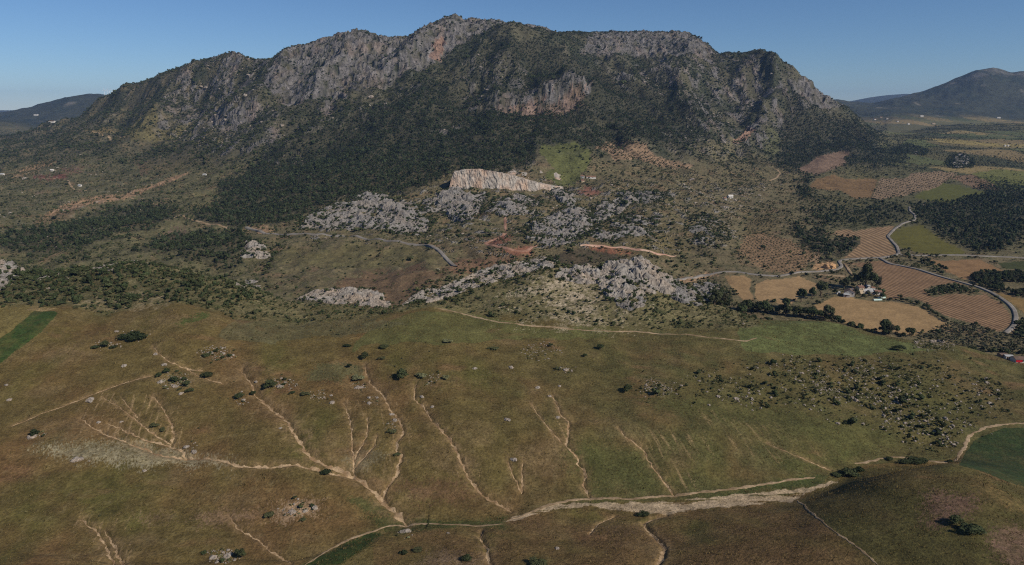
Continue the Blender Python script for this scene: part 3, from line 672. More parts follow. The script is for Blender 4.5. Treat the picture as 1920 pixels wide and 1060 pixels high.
# right-hand plain and far country
pm = sstep(8.6, 9.4, TT) * sstep(1470, 1640, PX) * (1 - mm) * (TT < 16)
mixc(pm * 0.85, C(82, 80, 54))
mixc(pm * 0.6 * sstep(0.0, 0.4, fbm(TX / 120, TY / 300, 3, 111)), C(98, 90, 58))
mixc(pm * 0.6 * sstep(0.05, 0.4, fbm(TX / 150 + 7, TY / 260, 3, 113)), C(60, 66, 44))
cu = (TX * 0.8 + TY * 0.25) / 170.0 + 0.25 * fbm(TX / 200, TY / 200, 2, 171); cv = (TY * 0.9 - TX * 0.2) / 300.0 + 0.2 * fbm(TX / 200 + 5, TY / 200, 2, 173)
hid = _hash(np.floor(cu), np.floor(cv), 77) / 65535.0
eu = np.minimum(cu - np.floor(cu), 1 - cu + np.floor(cu)); ev = np.minimum(cv - np.floor(cv), 1 - cv + np.floor(cv))
plot = pm * ((eu > 0.07) & (ev > 0.05)) * (TY > 1500)
for lo_, hi_, c_ in ((0.0, 0.14, C(104, 106, 58)), (0.14, 0.28, C(146, 122, 82)), (0.28, 0.40, C(84, 94, 52)), (0.40, 0.5, C(124, 108, 70)), (0.5, 0.58, C(160, 136, 88))):
    mixc(plot * ((hid >= lo_) & (hid < hi_)) * 0.5, c_)
PLOT = plot * (hid < 0.58)
for pl, c, s, wb in [
    ([(1725, 258), (1789, 261), (1857, 268), (1930, 272), (1930, 277), (1857, 275), (1772, 268)], C(140, 124, 74), 0.9, 1),
    ([(1700, 262), (1730, 262), (1760, 274), (1720, 280), (1690, 272)], C(90, 96, 56), 0.8, 2),
    ([(1720, 250), (1860, 252), (1930, 258), (1930, 264), (1800, 258)], C(74, 84, 50), 0.8, 2),
    ([(1690, 222), (1800, 226), (1930, 232), (1930, 240), (1760, 234)], C(104, 98, 62), 0.5, 2),
    ([(1783, 333), (1823, 326), (1858, 343), (1878, 357), (1823, 353)], C(122, 98, 76), 0.9, 2),
    ([(1820, 326), (1871, 316), (1930, 323), (1930, 360), (1885, 360), (1860, 344)], C(98, 100, 52), 0.9, 2),
]:
    mixc(img_mask(pl, wb, 60, seed=int(pl[0][0]) % 73 + 5, y0=900) * s, c)
fm = sstep(15.4, 16.0, TT)
mixc(fm, C(58, 60, 46))
mixc(fm * sstep(0.0, 0.4, fbm(TX / 260, TY / 400, 4, 115)), C(48, 54, 42))
mixc(fm * sstep(0.35, 0.55, fbm(TX / 160, TY / 260, 4, 117)) * 0.7, C(118, 110, 96))
mixc(img_mask(ROCKP[-1], 3, 80, y0=4000) * np.clip(0.25 + n_m60, 0, 0.6), C(112, 106, 98))

FOREST = [
    ([(340, 410), (420, 372), (400, 345), (470, 320), (500, 290), (560, 262), (640, 225), (720, 192), (790, 158), (850, 120), (890, 85), (960, 74), (1035, 82), (1090, 112), (1150, 150), (1250, 160), (1330, 200), (1310, 240), (1240, 255), (1180, 240), (1120, 225), (1085, 240), (1010, 258), (1003, 290), (990, 318), (930, 324), (850, 322), (800, 350), (740, 368), (690, 368), (600, 388), (560, 415), (480, 424), (400, 420)], 1.0),
    ([(1455, 240), (1480, 190), (1500, 175), (1540, 212), (1600, 226), (1644, 254), (1636, 280), (1570, 296), (1510, 322), (1450, 320), (1462, 280)], 1.6),
    ([(1100, 240), (1160, 235), (1300, 245), (1290, 270), (1210, 268), (1110, 270), (1000, 268), (1020, 255)], 0.9),
    ([(1582, 305), (1610, 285), (1660, 274), (1702, 282), (1704, 305), (1640, 315), (1600, 312)], 0.9),
    ([(1710, 390), (1760, 380), (1850, 352), (1930, 350), (1930, 440), (1870, 470), (1815, 470), (1760, 430), (1722, 410)], 0.75),
    ([(1495, 400), (1530, 385), (1690, 385), (1700, 400), (1690, 415), (1600, 425), (1540, 425)], 0.4),
    ([(1488, 425), (1540, 430), (1560, 460), (1568, 486), (1540, 488), (1520, 470), (1490, 440)], 0.9),
    ([(1500, 350), (1510, 335), (1540, 330), (1512, 352), (1530, 375), (1490, 370)], 0.8),
    ([(0, 470), (0, 440), (100, 425), (200, 395), (290, 378), (330, 395), (300, 425), (250, 440), (160, 460), (60, 480)], 0.75),
    ([(240, 470), (330, 440), (440, 435), (470, 450), (450, 490), (430, 515), (330, 480)], 0.7),
    ([(0, 230), (60, 238), (110, 246), (150, 250), (120, 258), (20, 268), (0, 268)], 0.5),
    ([(1575, 436), (1612, 445), (1612, 458), (1596, 470), (1572, 478), (1570, 455)], 0.9),
    ([(1660, 198), (1930, 160), (1930, 205), (1700, 205)], 0.0),
]
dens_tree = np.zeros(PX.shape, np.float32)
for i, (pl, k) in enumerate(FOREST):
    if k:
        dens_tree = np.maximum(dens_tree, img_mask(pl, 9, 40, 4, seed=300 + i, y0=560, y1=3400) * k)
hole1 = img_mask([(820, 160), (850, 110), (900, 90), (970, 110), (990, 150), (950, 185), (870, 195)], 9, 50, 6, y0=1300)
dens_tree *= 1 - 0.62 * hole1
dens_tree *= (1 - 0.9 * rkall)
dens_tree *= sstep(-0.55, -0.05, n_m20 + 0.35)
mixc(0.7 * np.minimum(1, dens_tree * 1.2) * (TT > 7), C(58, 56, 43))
# grey bedrock showing through the lower slopes
rz = img_mask([(560, 440), (640, 380), (860, 345), (1100, 345), (1260, 350), (1370, 380), (1380, 460), (1260, 470), (1100, 460), (1000, 470), (860, 480), (800, 440)], 14, 40, 10, y0=560, y1=1500)
rz = np.maximum(rz, 0.7 * img_mask([(1180, 345), (1300, 330), (1450, 345), (1400, 400), (1300, 400)], 14, 40, 10, y0=560, y1=1700))
rz = np.maximum(rz, 0.18 * img_mask([(0, 320), (200, 300), (300, 330), (250, 420), (60, 470), (0, 460)], 14, 40, 10, y0=560, y1=2200))
rlow = rz * sstep(0.14, 0.30, fbm(TX / 24, TY / 24, 5, 141, 0.65)) * 0.9
COL[:] = COL * (1 - rlow[..., None]) + (C(126, 121, 114) * (1 + 0.3 * n_fin[..., None])) * rlow[..., None]
rkall = np.maximum(rkall, rlow.astype(np.float32))
# fields of the valley: name, outline, label, colour, (furrow direction in degrees, spacing, strength)
FIELDS = [
    ('dry_field', 'small tan stubble field left of the two below the valley road', [(1360, 518), (1395, 518), (1409, 525), (1406, 544), (1414, 562), (1402, 571), (1382, 551), (1365, 530)], (176, 144, 102), None),
    ('dry_field', 'tan stubble field with a notched edge below the valley road', [(1416, 534), (1440, 525), (1477, 523), (1497, 518), (1514, 525), (1538, 535), (1525, 547), (1497, 557), (1484, 571), (1463, 574), (1450, 562), (1426, 568), (1416, 561)], (180, 148, 106), None),
    ('dry_field', 'large plain tan field in front of the white farm', [(1518, 579), (1562, 557), (1586, 557), (1633, 566), (1664, 566), (1705, 571), (1735, 581), (1756, 598), (1784, 610), (1756, 618), (1715, 629), (1674, 624), (1640, 622), (1606, 615), (1569, 598), (1552, 591)], (178, 146, 102), None),
    ('furrowed_field', 'big furrowed brown field wrapping round the tree island', [(1591, 494), (1654, 489), (1664, 493), (1722, 507), (1786, 527), (1840, 547), (1876, 569), (1894, 590), (1896, 608), (1874, 623), (1830, 608), (1803, 601), (1769, 591), (1749, 578), (1732, 566), (1705, 557), (1667, 561), (1647, 544), (1648, 523), (1626, 503)], (156, 124, 92), (-13, 4.6, 0.6)),
    ('furrowed_field', 'tan furrowed field along the winding road above the junction', [(1560, 438), (1579, 430), (1606, 433), (1654, 425), (1677, 423), (1671, 435), (1662, 444), (1671, 459), (1682, 476), (1654, 484), (1582, 484), (1599, 471), (1613, 457), (1614, 445), (1586, 445)], (164, 134, 100), (5, 7.0, 0.5)),
    ('green_field', 'yellow green sloping field right of the winding road', [(1669, 442), (1684, 428), (1728, 421), (1755, 442), (1783, 459), (1811, 473), (1803, 477), (1755, 477), (1722, 474), (1688, 464)], (112, 106, 50), None),
    ('dry_field', 'tan field with a dark diagonal line beyond the sweeping road', [(1735, 486), (1769, 489), (1837, 486), (1881, 508), (1864, 510), (1823, 520), (1810, 525), (1769, 506)], (158, 124, 86), None),
    ('green_field', 'bright green field near the top of the winding road', [(1711, 372), (1732, 357), (1762, 343), (1796, 347), (1823, 355), (1849, 360), (1844, 367), (1810, 371), (1789, 380), (1749, 377)], (104, 104, 50), None),
    ('grove_field', 'pale ploughed olive field with regular dark rows on the right', [(1634, 372), (1650, 335), (1701, 334), (1708, 326), (1762, 321), (1796, 325), (1755, 353), (1694, 367), (1653, 374)], (164, 138, 108), (84, 14.0, 0.0)),
    ('dry_field', 'ragged tan clearing left of the pale olive field', [(1514, 352), (1531, 336), (1562, 328), (1586, 336), (1626, 335), (1646, 337), (1634, 371), (1606, 374), (1575, 357), (1552, 357)], (140, 112, 76), None),
    ('furrowed_field', 'grey brown striped field at the right foot of the mountain', [(1494, 319), (1518, 306), (1531, 295), (1552, 289), (1592, 282), (1592, 292), (1582, 296), (1589, 306), (1565, 316), (1531, 329)], (136, 112, 92), (8, 10.0, 0.8)),
    ('dry_field', 'ochre field at the right edge outside the sweeping road', [(1868, 549), (1920, 561), (2000, 575), (2000, 600), (1920, 588), (1904, 574)], (150, 122, 76), None),
    ('green_field', 'dull green field at the far right behind the dark trees', [(1872, 493), (1920, 490), (2000, 494), (2000, 512), (1920, 507), (1880, 504)], (78, 82, 46), None),
]
FID = np.full(PX.shape, -1, int)
for i, (nm, lab, pl, c, fur) in enumerate(FIELDS):
    M = img_mask(pl, 1.2, 14, seed=i, y0=440, y1=2600) * (TT > 7.0)
    if i == 3:
        hole = img_mask([(1733, 543), (1755, 536), (1790, 531), (1824, 543), (1846, 552), (1823, 555), (1790, 551), (1750, 558), (1738, 553)], 1, 10, y0=440, y1=1200)
        M = M * (1 - hole)
    FID[M > 0.5] = i
    COL[M > 0.5] = 0.64 * C(*c) * (1 + 0.22 * n_mid[M > 0.5][:, None] + 0.12 * n_fin[M > 0.5][:, None])
infield = FID >= 0
COL *= (1 + 0.10 * n_fin[..., None])
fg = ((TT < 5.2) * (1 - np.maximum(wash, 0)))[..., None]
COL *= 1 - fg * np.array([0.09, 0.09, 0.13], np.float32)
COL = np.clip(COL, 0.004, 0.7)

# ------------------------------------------------------------------ materials
def new_mat(name, rough=0.95):
    m = bpy.data.materials.new(name); m.use_nodes = True
    nt = m.node_tree
    b = nt.nodes['Principled BSDF']
    b.inputs['Roughness'].default_value = rough
    b.inputs['Specular IOR Level'].default_value = 0.12
    return m, nt, b

def nd(nt, typ, **kw):
    n = nt.nodes.new(typ)
    for k, v in kw.items():
        if k in n.inputs:
            n.inputs[k].default_value = v
        else:
            setattr(n, k, v)
    return n

def noise(nt, vec, scale, detail=4, rough=0.55, mapping=None):
    n = nd(nt, 'ShaderNodeTexNoise')
    n.inputs['Scale'].default_value = scale
    n.inputs['Detail'].default_value = detail
    n.inputs['Roughness'].default_value = rough
    if mapping:
        mp = nd(nt, 'ShaderNodeMapping')
        mp.inputs['Scale'].default_value = mapping
        nt.links.new(vec, mp.inputs['Vector']); vec = mp.outputs[0]
    nt.links.new(vec, n.inputs['Vector'])
    return n.outputs['Fac']

def rng_map(nt, fac, lo, hi, a=0.3, b=0.7):
    n = nd(nt, 'ShaderNodeMapRange')
    n.inputs['From Min'].default_value = a; n.inputs['From Max'].default_value = b
    n.inputs['To Min'].default_value = lo; n.inputs['To Max'].default_value = hi
    nt.links.new(fac, n.inputs['Value'])
    return n.outputs[0]

def math_n(nt, op, a, b):
    n = nd(nt, 'ShaderNodeMath', operation=op)
    for i, v in enumerate((a, b)):
        if hasattr(v, 'is_linked') or isinstance(v, bpy.types.NodeSocket):
            nt.links.new(v, n.inputs[i])
        else:
            n.inputs[i].default_value = v
    return n.outputs[0]

def vscale(nt, col, fac):
    n = nd(nt, 'ShaderNodeVectorMath', operation='SCALE')
    nt.links.new(col, n.inputs[0]); nt.links.new(fac, n.inputs['Scale'])
    return n.outputs[0]

def mixcol(nt, fac, a, b):
    n = nd(nt, 'ShaderNodeMix', data_type='RGBA')
    for s, v in ((n.inputs[0], fac), (n.inputs[6], a), (n.inputs[7], b)):
        if isinstance(v, bpy.types.NodeSocket):
            nt.links.new(v, s)
        elif isinstance(v, (int, float)):
            s.default_value = v
        else:
            s.default_value = tuple(v) + (1,)
    return n.outputs[2]

def bump(nt, b, h, dist, strength=1.0):
    n = nd(nt, 'ShaderNodeBump')
    n.inputs['Distance'].default_value = dist
    n.inputs['Strength'].default_value = strength
    nt.links.new(h, n.inputs['Height']); nt.links.new(n.outputs[0], b.inputs['Normal'])

def terrain_mat(name, fine, mid, bdist, contrast=0.3, furrow=None, rocky=False):
    m, nt, b = new_mat(name)
    at = nd(nt, 'ShaderNodeAttribute', attribute_name='col')
    tc = nd(nt, 'ShaderNodeTexCoord')
    v = tc.outputs['Object']
    n1 = noise(nt, v, fine, 5, 0.65)
    n2 = noise(nt, v, mid, 4, 0.6)
    f = math_n(nt, 'MULTIPLY', rng_map(nt, n1, 1 - contrast, 1 + contrast), rng_map(nt, n2, 1 - 0.7 * contrast, 1 + 0.7 * contrast))
    h = math_n(nt, 'ADD', n1, n2)
    col = at.outputs['Color']
    if rocky:
        ra = nd(nt, 'ShaderNodeAttribute', attribute_name='rock')
        st = noise(nt, v, 0.09, 6, 0.7, (1.0, 1.0, 0.28))
        fr = rng_map(nt, st, 0.45, 1.5, 0.28, 0.72)
        k = nd(nt, 'ShaderNodeMix', data_type='FLOAT')
        nt.links.new(ra.outputs['Fac'], k.inputs[0]); k.inputs[2].default_value = 1.0; nt.links.new(fr, k.inputs[3])
        f = math_n(nt, 'MULTIPLY', f, k.outputs[0])
        hk = math_n(nt, 'MULTIPLY', st, math_n(nt, 'MULTIPLY', ra.outputs['Fac'], 4.0))
        h = math_n(nt, 'ADD', h, hk)
    if furrow and furrow[2] > 0:
        ang, sp, amt = furrow
        mp = nd(nt, 'ShaderNodeMapping'); mp.inputs['Rotation'].default_value = (0, 0, math.radians(ang))
        nt.links.new(v, mp.inputs['Vector'])
        wv = nd(nt, 'ShaderNodeTexWave', wave_type='BANDS', bands_direction='X', wave_profile='SIN')
        wv.inputs['Scale'].default_value = 2 * math.pi / (20.0 * sp)
        wv.inputs['Distortion'].default_value = 1.6
        wv.inputs['Detail'].default_value = 2
        wv.inputs['Detail Scale'].default_value = 0.6
        nt.links.new(mp.outputs[0], wv.inputs['Vector'])
        f = math_n(nt, 'MULTIPLY', f, rng_map(nt, wv.outputs['Fac'], 1 - 0.62 * amt, 1 + 0.40 * amt, 0.0, 1.0))
        h = math_n(nt, 'ADD', h, math_n(nt, 'MULTIPLY', wv.outputs['Fac'], 1.2))
    nt.links.new(vscale(nt, col, f), b.inputs['Base Color'])
    bump(nt, b, h, bdist)
    return m

MAT = {}
MAT['grass'] = terrain_mat('dry_grass_ground', 0.9, 0.14, 0.5, 0.42)
MAT['scrub'] = terrain_mat('scrub_ground', 0.6, 0.11, 0.9, 0.38, rocky=True)
MAT['slope'] = terrain_mat('slope_ground', 0.35, 0.07, 1.4, 0.36, rocky=True)
MAT['mountain'] = terrain_mat('mountain_ground', 0.16, 0.035, 3.5, 0.36, rocky=True)
MAT['far'] = terrain_mat('far_ground', 0.03, 0.008, 14.0, 0.32)

# ------------------------------------------------------------------ terrain objects
def grid_piece(name, faces_mask, mat, label, kind='structure'):
    """one object from the grid cells in faces_mask ((NR-1) x (NC-1))"""
    r, c = np.nonzero(faces_mask)
    if len(r) == 0:
        return None
    i0 = r * NC + c
    quad = np.stack([i0, i0 + 1, i0 + NC + 1, i0 + NC], 1)
    used = np.zeros(NR * NC, bool); used[quad.ravel()] = True
    idx = np.cumsum(used) - 1
    quad = idx[quad]
    co = np.stack([TX.ravel()[used], TY.ravel()[used], TZ.ravel()[used]], 1).astype(np.float32)
    me = bpy.data.meshes.new(name)
    me.vertices.add(len(co)); me.vertices.foreach_set('co', co.ravel())
    n = len(quad)
    me.loops.add(4 * n); me.loops.foreach_set('vertex_index', quad.ravel().astype(np.int32))
    me.polygons.add(n)
    me.polygons.foreach_set('loop_start', np.arange(0, 4 * n, 4, dtype=np.int32))
    me.polygons.foreach_set('use_smooth', np.ones(n, bool))
    me.update(calc_edges=True)
    ca = me.attributes.new('col', 'FLOAT_COLOR', 'POINT')
    cc = np.ones((len(co), 4), np.float32); cc[:, :3] = COL.reshape(-1, 3)[used]
    ca.data.foreach_set('color', cc.ravel())
    ra = me.attributes.new('rock', 'FLOAT', 'POINT')
    ra.data.foreach_set('value', rkall.ravel()[used])
    me.materials.append(mat)
    o = bpy.data.objects.new(name, me)
    scene.collection.objects.link(o)
    o['kind'] = kind
    o['label'] = label
    return o

ft = TT[:-1, :-1] + 0.02
fpx = PX[:-1, :-1]
ff = FID[:-1, :-1]
free = ff < 0
reg = np.zeros(ft.shape, int)
reg[(ft >= 5.0)] = 1
reg[(ft >= 5.0) & (fpx > 1430)] = 0
reg[(ft >= 7.0)] = 2
reg[(ft >= 10.0) & (fpx < 1650)] = 3
reg[(ft >= 9.3) & (fpx >= 1650)] = 4
reg[(ft >= 15.5)] = 5
reg[(ft >= 15.5) & (fpx > 900)] = 6
reg[(ft >= 19.0)] = 7
cl = (crop_l[:-1, :-1] > 0.5) & (reg == 0); reg[cl] = 8
cr = (crop_r[:-1, :-1] > 0.5) & (reg == 0); reg[cr] = 9
ws = (wash[:-1, :-1] > 0.5) & (reg == 0); reg[ws] = 10
for i, nm, mt, lab in [
    (0, 'grass_hillside', 'grass', 'brown and olive grass hillside cut by pale gullies in the foreground'),
    (1, 'scrub_hill', 'scrub', 'shrub dotted hill behind the upper edge of the grass field'),
    (2, 'valley_slope', 'slope', 'scrubby lower slopes and valley floor below the mountain'),
    (3, 'mountain', 'mountain', 'broad rocky mountain filling the skyline with forested lower slopes'),
    (4, 'plain', 'slope', 'patchwork plain stretching away right of the mountain'),
    (5, 'distant_hill', 'far', 'hazy blue hills at the far left under the wind turbines'),
    (6, 'distant_mountain', 'far', 'dark blue mountain on the horizon at the right edge'),
    (7, 'far_range', 'far', 'faint pale blue ranges on the horizon'),
    (8, 'green_field', 'grass', 'dark green crop strip at the left edge of the hillside'),
    (9, 'green_field', 'grass', 'very dark green crop field behind the knoll at the right edge'),
    (10, 'stream_bed', 'grass', 'pale sandy dry stream bed crossing the lower right'),
]:
    grid_piece(nm, (reg == i) & (free | (i in (0, 1, 3, 5, 6, 7, 8, 9, 10))), MAT[mt], lab)
for i, (nm, lab, pl, c, fur) in enumerate(FIELDS):
    mt = terrain_mat(nm + '_ground', 0.5, 0.06, 0.35, 0.2, fur)
    grid_piece(nm, (ff == i) & ((reg == 2) | (reg == 4)), mt, lab)

# ribbons for roads, tracks and gullies
def resample(P, step):
    # smooth the polyline and give it even steps
    seg = np.r_[0, np.cumsum(np.hypot(np.diff(P[:, 0]), np.diff(P[:, 1])))]
    n = max(6, int(seg[-1] / step))
    s = np.linspace(0, seg[-1], n)
    X = np.interp(s, seg, P[:, 0]); Yv = np.interp(s, seg, P[:, 1])
    k = max(1, int(n / len(P) / 3))
    if n > 4 * k + 4:
        X[1:-1] = smooth1(X, k)[1:-1]; Yv[1:-1] = smooth1(Yv, k)[1:-1]
    return np.stack([X, Yv], 1), s

def ribbon(name, P, w, mat, label, lift, step, ragged=0.0, wiggle=0.0, seed=0, grow=False):
    Q, s = resample(P, step)
    T = np.gradient(Q, axis=0); T /= np.linalg.norm(T, axis=1)[:, None] + 1e-9
    N = np.stack([-T[:, 1], T[:, 0]], 1)
    if wiggle:
        Q = Q + N * (wiggle * fbm(s / (6 * w), s * 0 + seed, 3, seed))[:, None]
    K = 7
    vs = []
    taper = np.minimum(1, np.minimum(s, s[-1] - s) / (4 * w) + (0.25 if ragged else 1))
    wl = 0.5 * w * (1 + ragged * 1.6 * fbm(s / (2.2 * w), s * 0 + 3.3 + seed, 4, seed + 1)) * taper
    wr = 0.5 * w * (1 + ragged * 1.6 * fbm(s / (2.2 * w) + 50, s * 0 + 3.3 + seed, 4, seed + 2)) * taper
    wl = np.maximum(wl, 0.06 * w); wr = np.maximum(wr, 0.06 * w)
    if grow:          # thin at the head, wider where the water gathers
        g_ = (0.45 + 0.75 * s / s[-1]); wl = wl * g_; wr = wr * g_
    for k in range(K):
        u = -1 + 2 * k / (K - 1)
        off = np.where(u < 0, u * wl, u * wr)
        XY = Q + N * off[:, None]
        z = ground(XY[:, 0], XY[:, 1]) + lift * (1 if abs(u) < 0.99 else -0.6)
        vs.append(np.c_[XY, z])
    V = np.stack(vs, 1)
    n = len(Q)
    if not ragged:            # a made road is level across
        zc = np.maximum(V[:, 2, 2], np.maximum(V[:, 3, 2], V[:, 4, 2]))
        zc = np.maximum(smooth1(zc, 3) if n > 8 else zc, V[:, 1:-1, 2].max(1))
        V[:, 1:-1, 2] = zc[:, None]
        V[:, 0, 2] -= lift; V[:, -1, 2] -= lift
    V = V.reshape(-1, 3)
    F = [(i * K + k, i * K + k + 1, (i + 1) * K + k + 1, (i + 1) * K + k) for i in range(n - 1) for k in range(K - 1)]
    me = bpy.data.meshes.new(name); me.from_pydata(V.tolist(), [], F)
    me.polygons.foreach_set('use_smooth', np.ones(len(F), bool))
    me.materials.append(mat)
    o = bpy.data.objects.new(name, me); scene.collection.objects.link(o)
    o['kind'] = 'structure'; o['label'] = label
    return o

def plain_mat(name, c, var=0.25, scale=0.5, bd=0.1, c2=None, scale2=0.05, rough=0.95):
    m, nt, b = new_mat(name, rough)
    v = nd(nt, 'ShaderNodeTexCoord').outputs['Object']
    n1 = noise(nt, v, scale, 5, 0.65)
    col = mixcol(nt, rng_map(nt, noise(nt, v, scale2, 3), 0, 1, 0.4, 0.6), c, c2 if c2 is not None else c)
    nt.links.new(vscale(nt, col, rng_map(nt, n1, 1 - var, 1 + var)), b.inputs['Base Color'])
    bump(nt, b, n1, bd)
    return m
MAT['asphalt'] = plain_mat('worn_asphalt', C(134, 127, 118), 0.2, 0.3, 0.05, C(116, 109, 100))
MAT['dirt'] = plain_mat('pale_dirt', C(156, 134, 106), 0.35, 0.8, 0.15, C(124, 104, 78), 0.12)
MAT['salmon'] = plain_mat('salmon_earth', C(190, 160, 138), 0.25, 0.4, 0.2, C(172, 132, 110), 0.06)
MAT['reddirt'] = plain_mat('red_dirt', C(158, 122, 102), 0.3, 0.4, 0.2, C(136, 102, 84), 0.06)
MAT['gully'] = plain_mat('gully_soil', C(176, 150, 116), 0.4, 1.2, 0.3, C(136, 110, 80), 0.3)
for i, (nm, w, lab, P) in enumerate(LINES):
    red = 'red' in lab or 'salmon' in lab
    mat = MAT['asphalt'] if nm == 'road' else MAT['salmon'] if 'salmon' in lab else MAT['reddirt'] if red else MAT['dirt']
    near = P[:, 1].mean() < 420
    ribbon(nm, P, 0.6 * w if near else w, mat, lab, 0.1 if near else (0.9 if nm != 'dirt_track' else 0.35), 1.0 if near else 3.0, ragged=1.1 if near else (0.0 if nm == 'road' else 0.3), wiggle=0.5 if near else 0.0, seed=i)
for i, (w, lab, P) in enumerate(GLINES):
    ribbon('erosion_gully', P, 0.9 * w, MAT['gully'], lab, 0.07, 0.35, ragged=1.5, wiggle=1.1 * w, seed=100 + i, grow=True)
#@@PART2

# ------------------------------------------------------------------ small helpers for objects
def link(o):
    scene.collection.objects.link(o); return o

def mesh_obj(name, V, F, mat, parent=None, smooth=False):
    me = bpy.data.meshes.new(name)
    me.from_pydata([tuple(map(float, v)) for v in V], [], F)
    if smooth:
        me.polygons.foreach_set('use_smooth', np.ones(len(me.polygons), bool))
    me.materials.append(mat)
    o = link(bpy.data.objects.new(name, me))
    if parent:
        o.parent = parent
    return o

def tag(o, label, cat, group=None):
    o['label'] = label; o['category'] = cat
    if group:
        o['group'] = group
    return o

def empty(name, loc, rz=0.0):
    o = link(bpy.data.objects.new(name, None))
    o.location = tuple(map(float, loc)); o.rotation_euler = (0, 0, rz)
    o.empty_display_size = 0.5
    return o

def icos(sub):
    t = (1 + 5 ** 0.5) / 2
    V = [(-1, t, 0), (1, t, 0), (-1, -t, 0), (1, -t, 0), (0, -1, t), (0, 1, t), (0, -1, -t), (0, 1, -t), (t, 0, -1), (t, 0, 1), (-t, 0, -1), (-t, 0, 1)]
    F = [(0, 11, 5), (0, 5, 1), (0, 1, 7), (0, 7, 10), (0, 10, 11), (1, 5, 9), (5, 11, 4), (11, 10, 2), (10, 7, 6), (7, 1, 8), (3, 9, 4), (3, 4, 2), (3, 2, 6), (3, 6, 8), (3, 8, 9), (4, 9, 5), (2, 4, 11), (6, 2, 10), (8, 6, 7), (9, 8, 1)]
    V = [np.array(v) / np.linalg.norm(v) for v in V]
    for _ in range(sub):
        cache = {}; G = []
        def midp(a, b):
            k = (min(a, b), max(a, b))
            if k not in cache:
                v = V[a] + V[b]; V.append(v / np.linalg.norm(v)); cache[k] = len(V) - 1
            return cache[k]
        for a, b, c in F:
            ab, bc, ca = midp(a, b), midp(b, c), midp(c, a)
            G += [(a, ab, ca), (b, bc, ab), (c, ca, bc), (ab, bc, ca)]
        F = G
    return np.array(V), F

# ------------------------------------------------------------------ rock
def rock_mat(name, base, warm, warm_amt, dark=0.5, sc=0.35, bd=0.7, ws=0.12):
    m, nt, b = new_mat(name, 0.92)
    v = nd(nt, 'ShaderNodeTexCoord').outputs['Object']
    n1 = noise(nt, v, sc, 6, 0.7)
    st = noise(nt, v, sc * 0.35, 5, 0.65, (1.0, 1.0, 0.22))
    wv = noise(nt, v, sc * ws, 4, 0.6, (1.0, 1.0, 0.5))
    vo = nd(nt, 'ShaderNodeTexVoronoi', feature='DISTANCE_TO_EDGE'); vo.inputs['Scale'].default_value = sc * 0.55
    nt.links.new(v, vo.inputs['Vector'])
    col = mixcol(nt, rng_map(nt, wv, 0, warm_amt, 0.44, 0.62), base, warm)
    col = mixcol(nt, rng_map(nt, st, dark, 0, 0.36, 0.5), col, np.asarray(base) * 0.45)
    f = math_n(nt, 'MULTIPLY', rng_map(nt, n1, 0.7, 1.25), rng_map(nt, vo.outputs['Distance'], 0.62, 1.0, 0.0, 0.09))
    nt.links.new(vscale(nt, col, f), b.inputs['Base Color'])
    bump(nt, b, math_n(nt, 'ADD', n1, math_n(nt, 'ADD', st, st)), bd)
    return m
MAT['rock'] = rock_mat('grey_limestone', C(128, 123, 117), C(136, 122, 106), 0.5, 0.7)
MAT['rock_pale'] = rock_mat('pale_limestone', C(144, 137, 128), C(152, 132, 110), 0.6, 0.6)
MAT['rock_orange'] = rock_mat('stained_limestone', C(168, 158, 146), C(178, 146, 120), 0.75, 0.3, 0.16, 1.6, 0.3)
MAT['rock_dark'] = rock_mat('dark_limestone', C(112, 108, 102), C(118, 106, 94), 0.4, 0.7)
MAT['boulder'] = rock_mat('boulder_stone', C(158, 147, 134), C(166, 142, 118), 0.5, 0.4, 1.2, 0.2)

def sdist(X, Y, poly):
    P = [tuple(p_[:2]) for p_ in poly] + [tuple(poly[0][:2])]
    d, _, _ = seg_dist(X, Y, P)
    ins = pip(X, Y, [tuple(p_[:2]) for p_ in poly])
    return np.where(ins, d, -d)

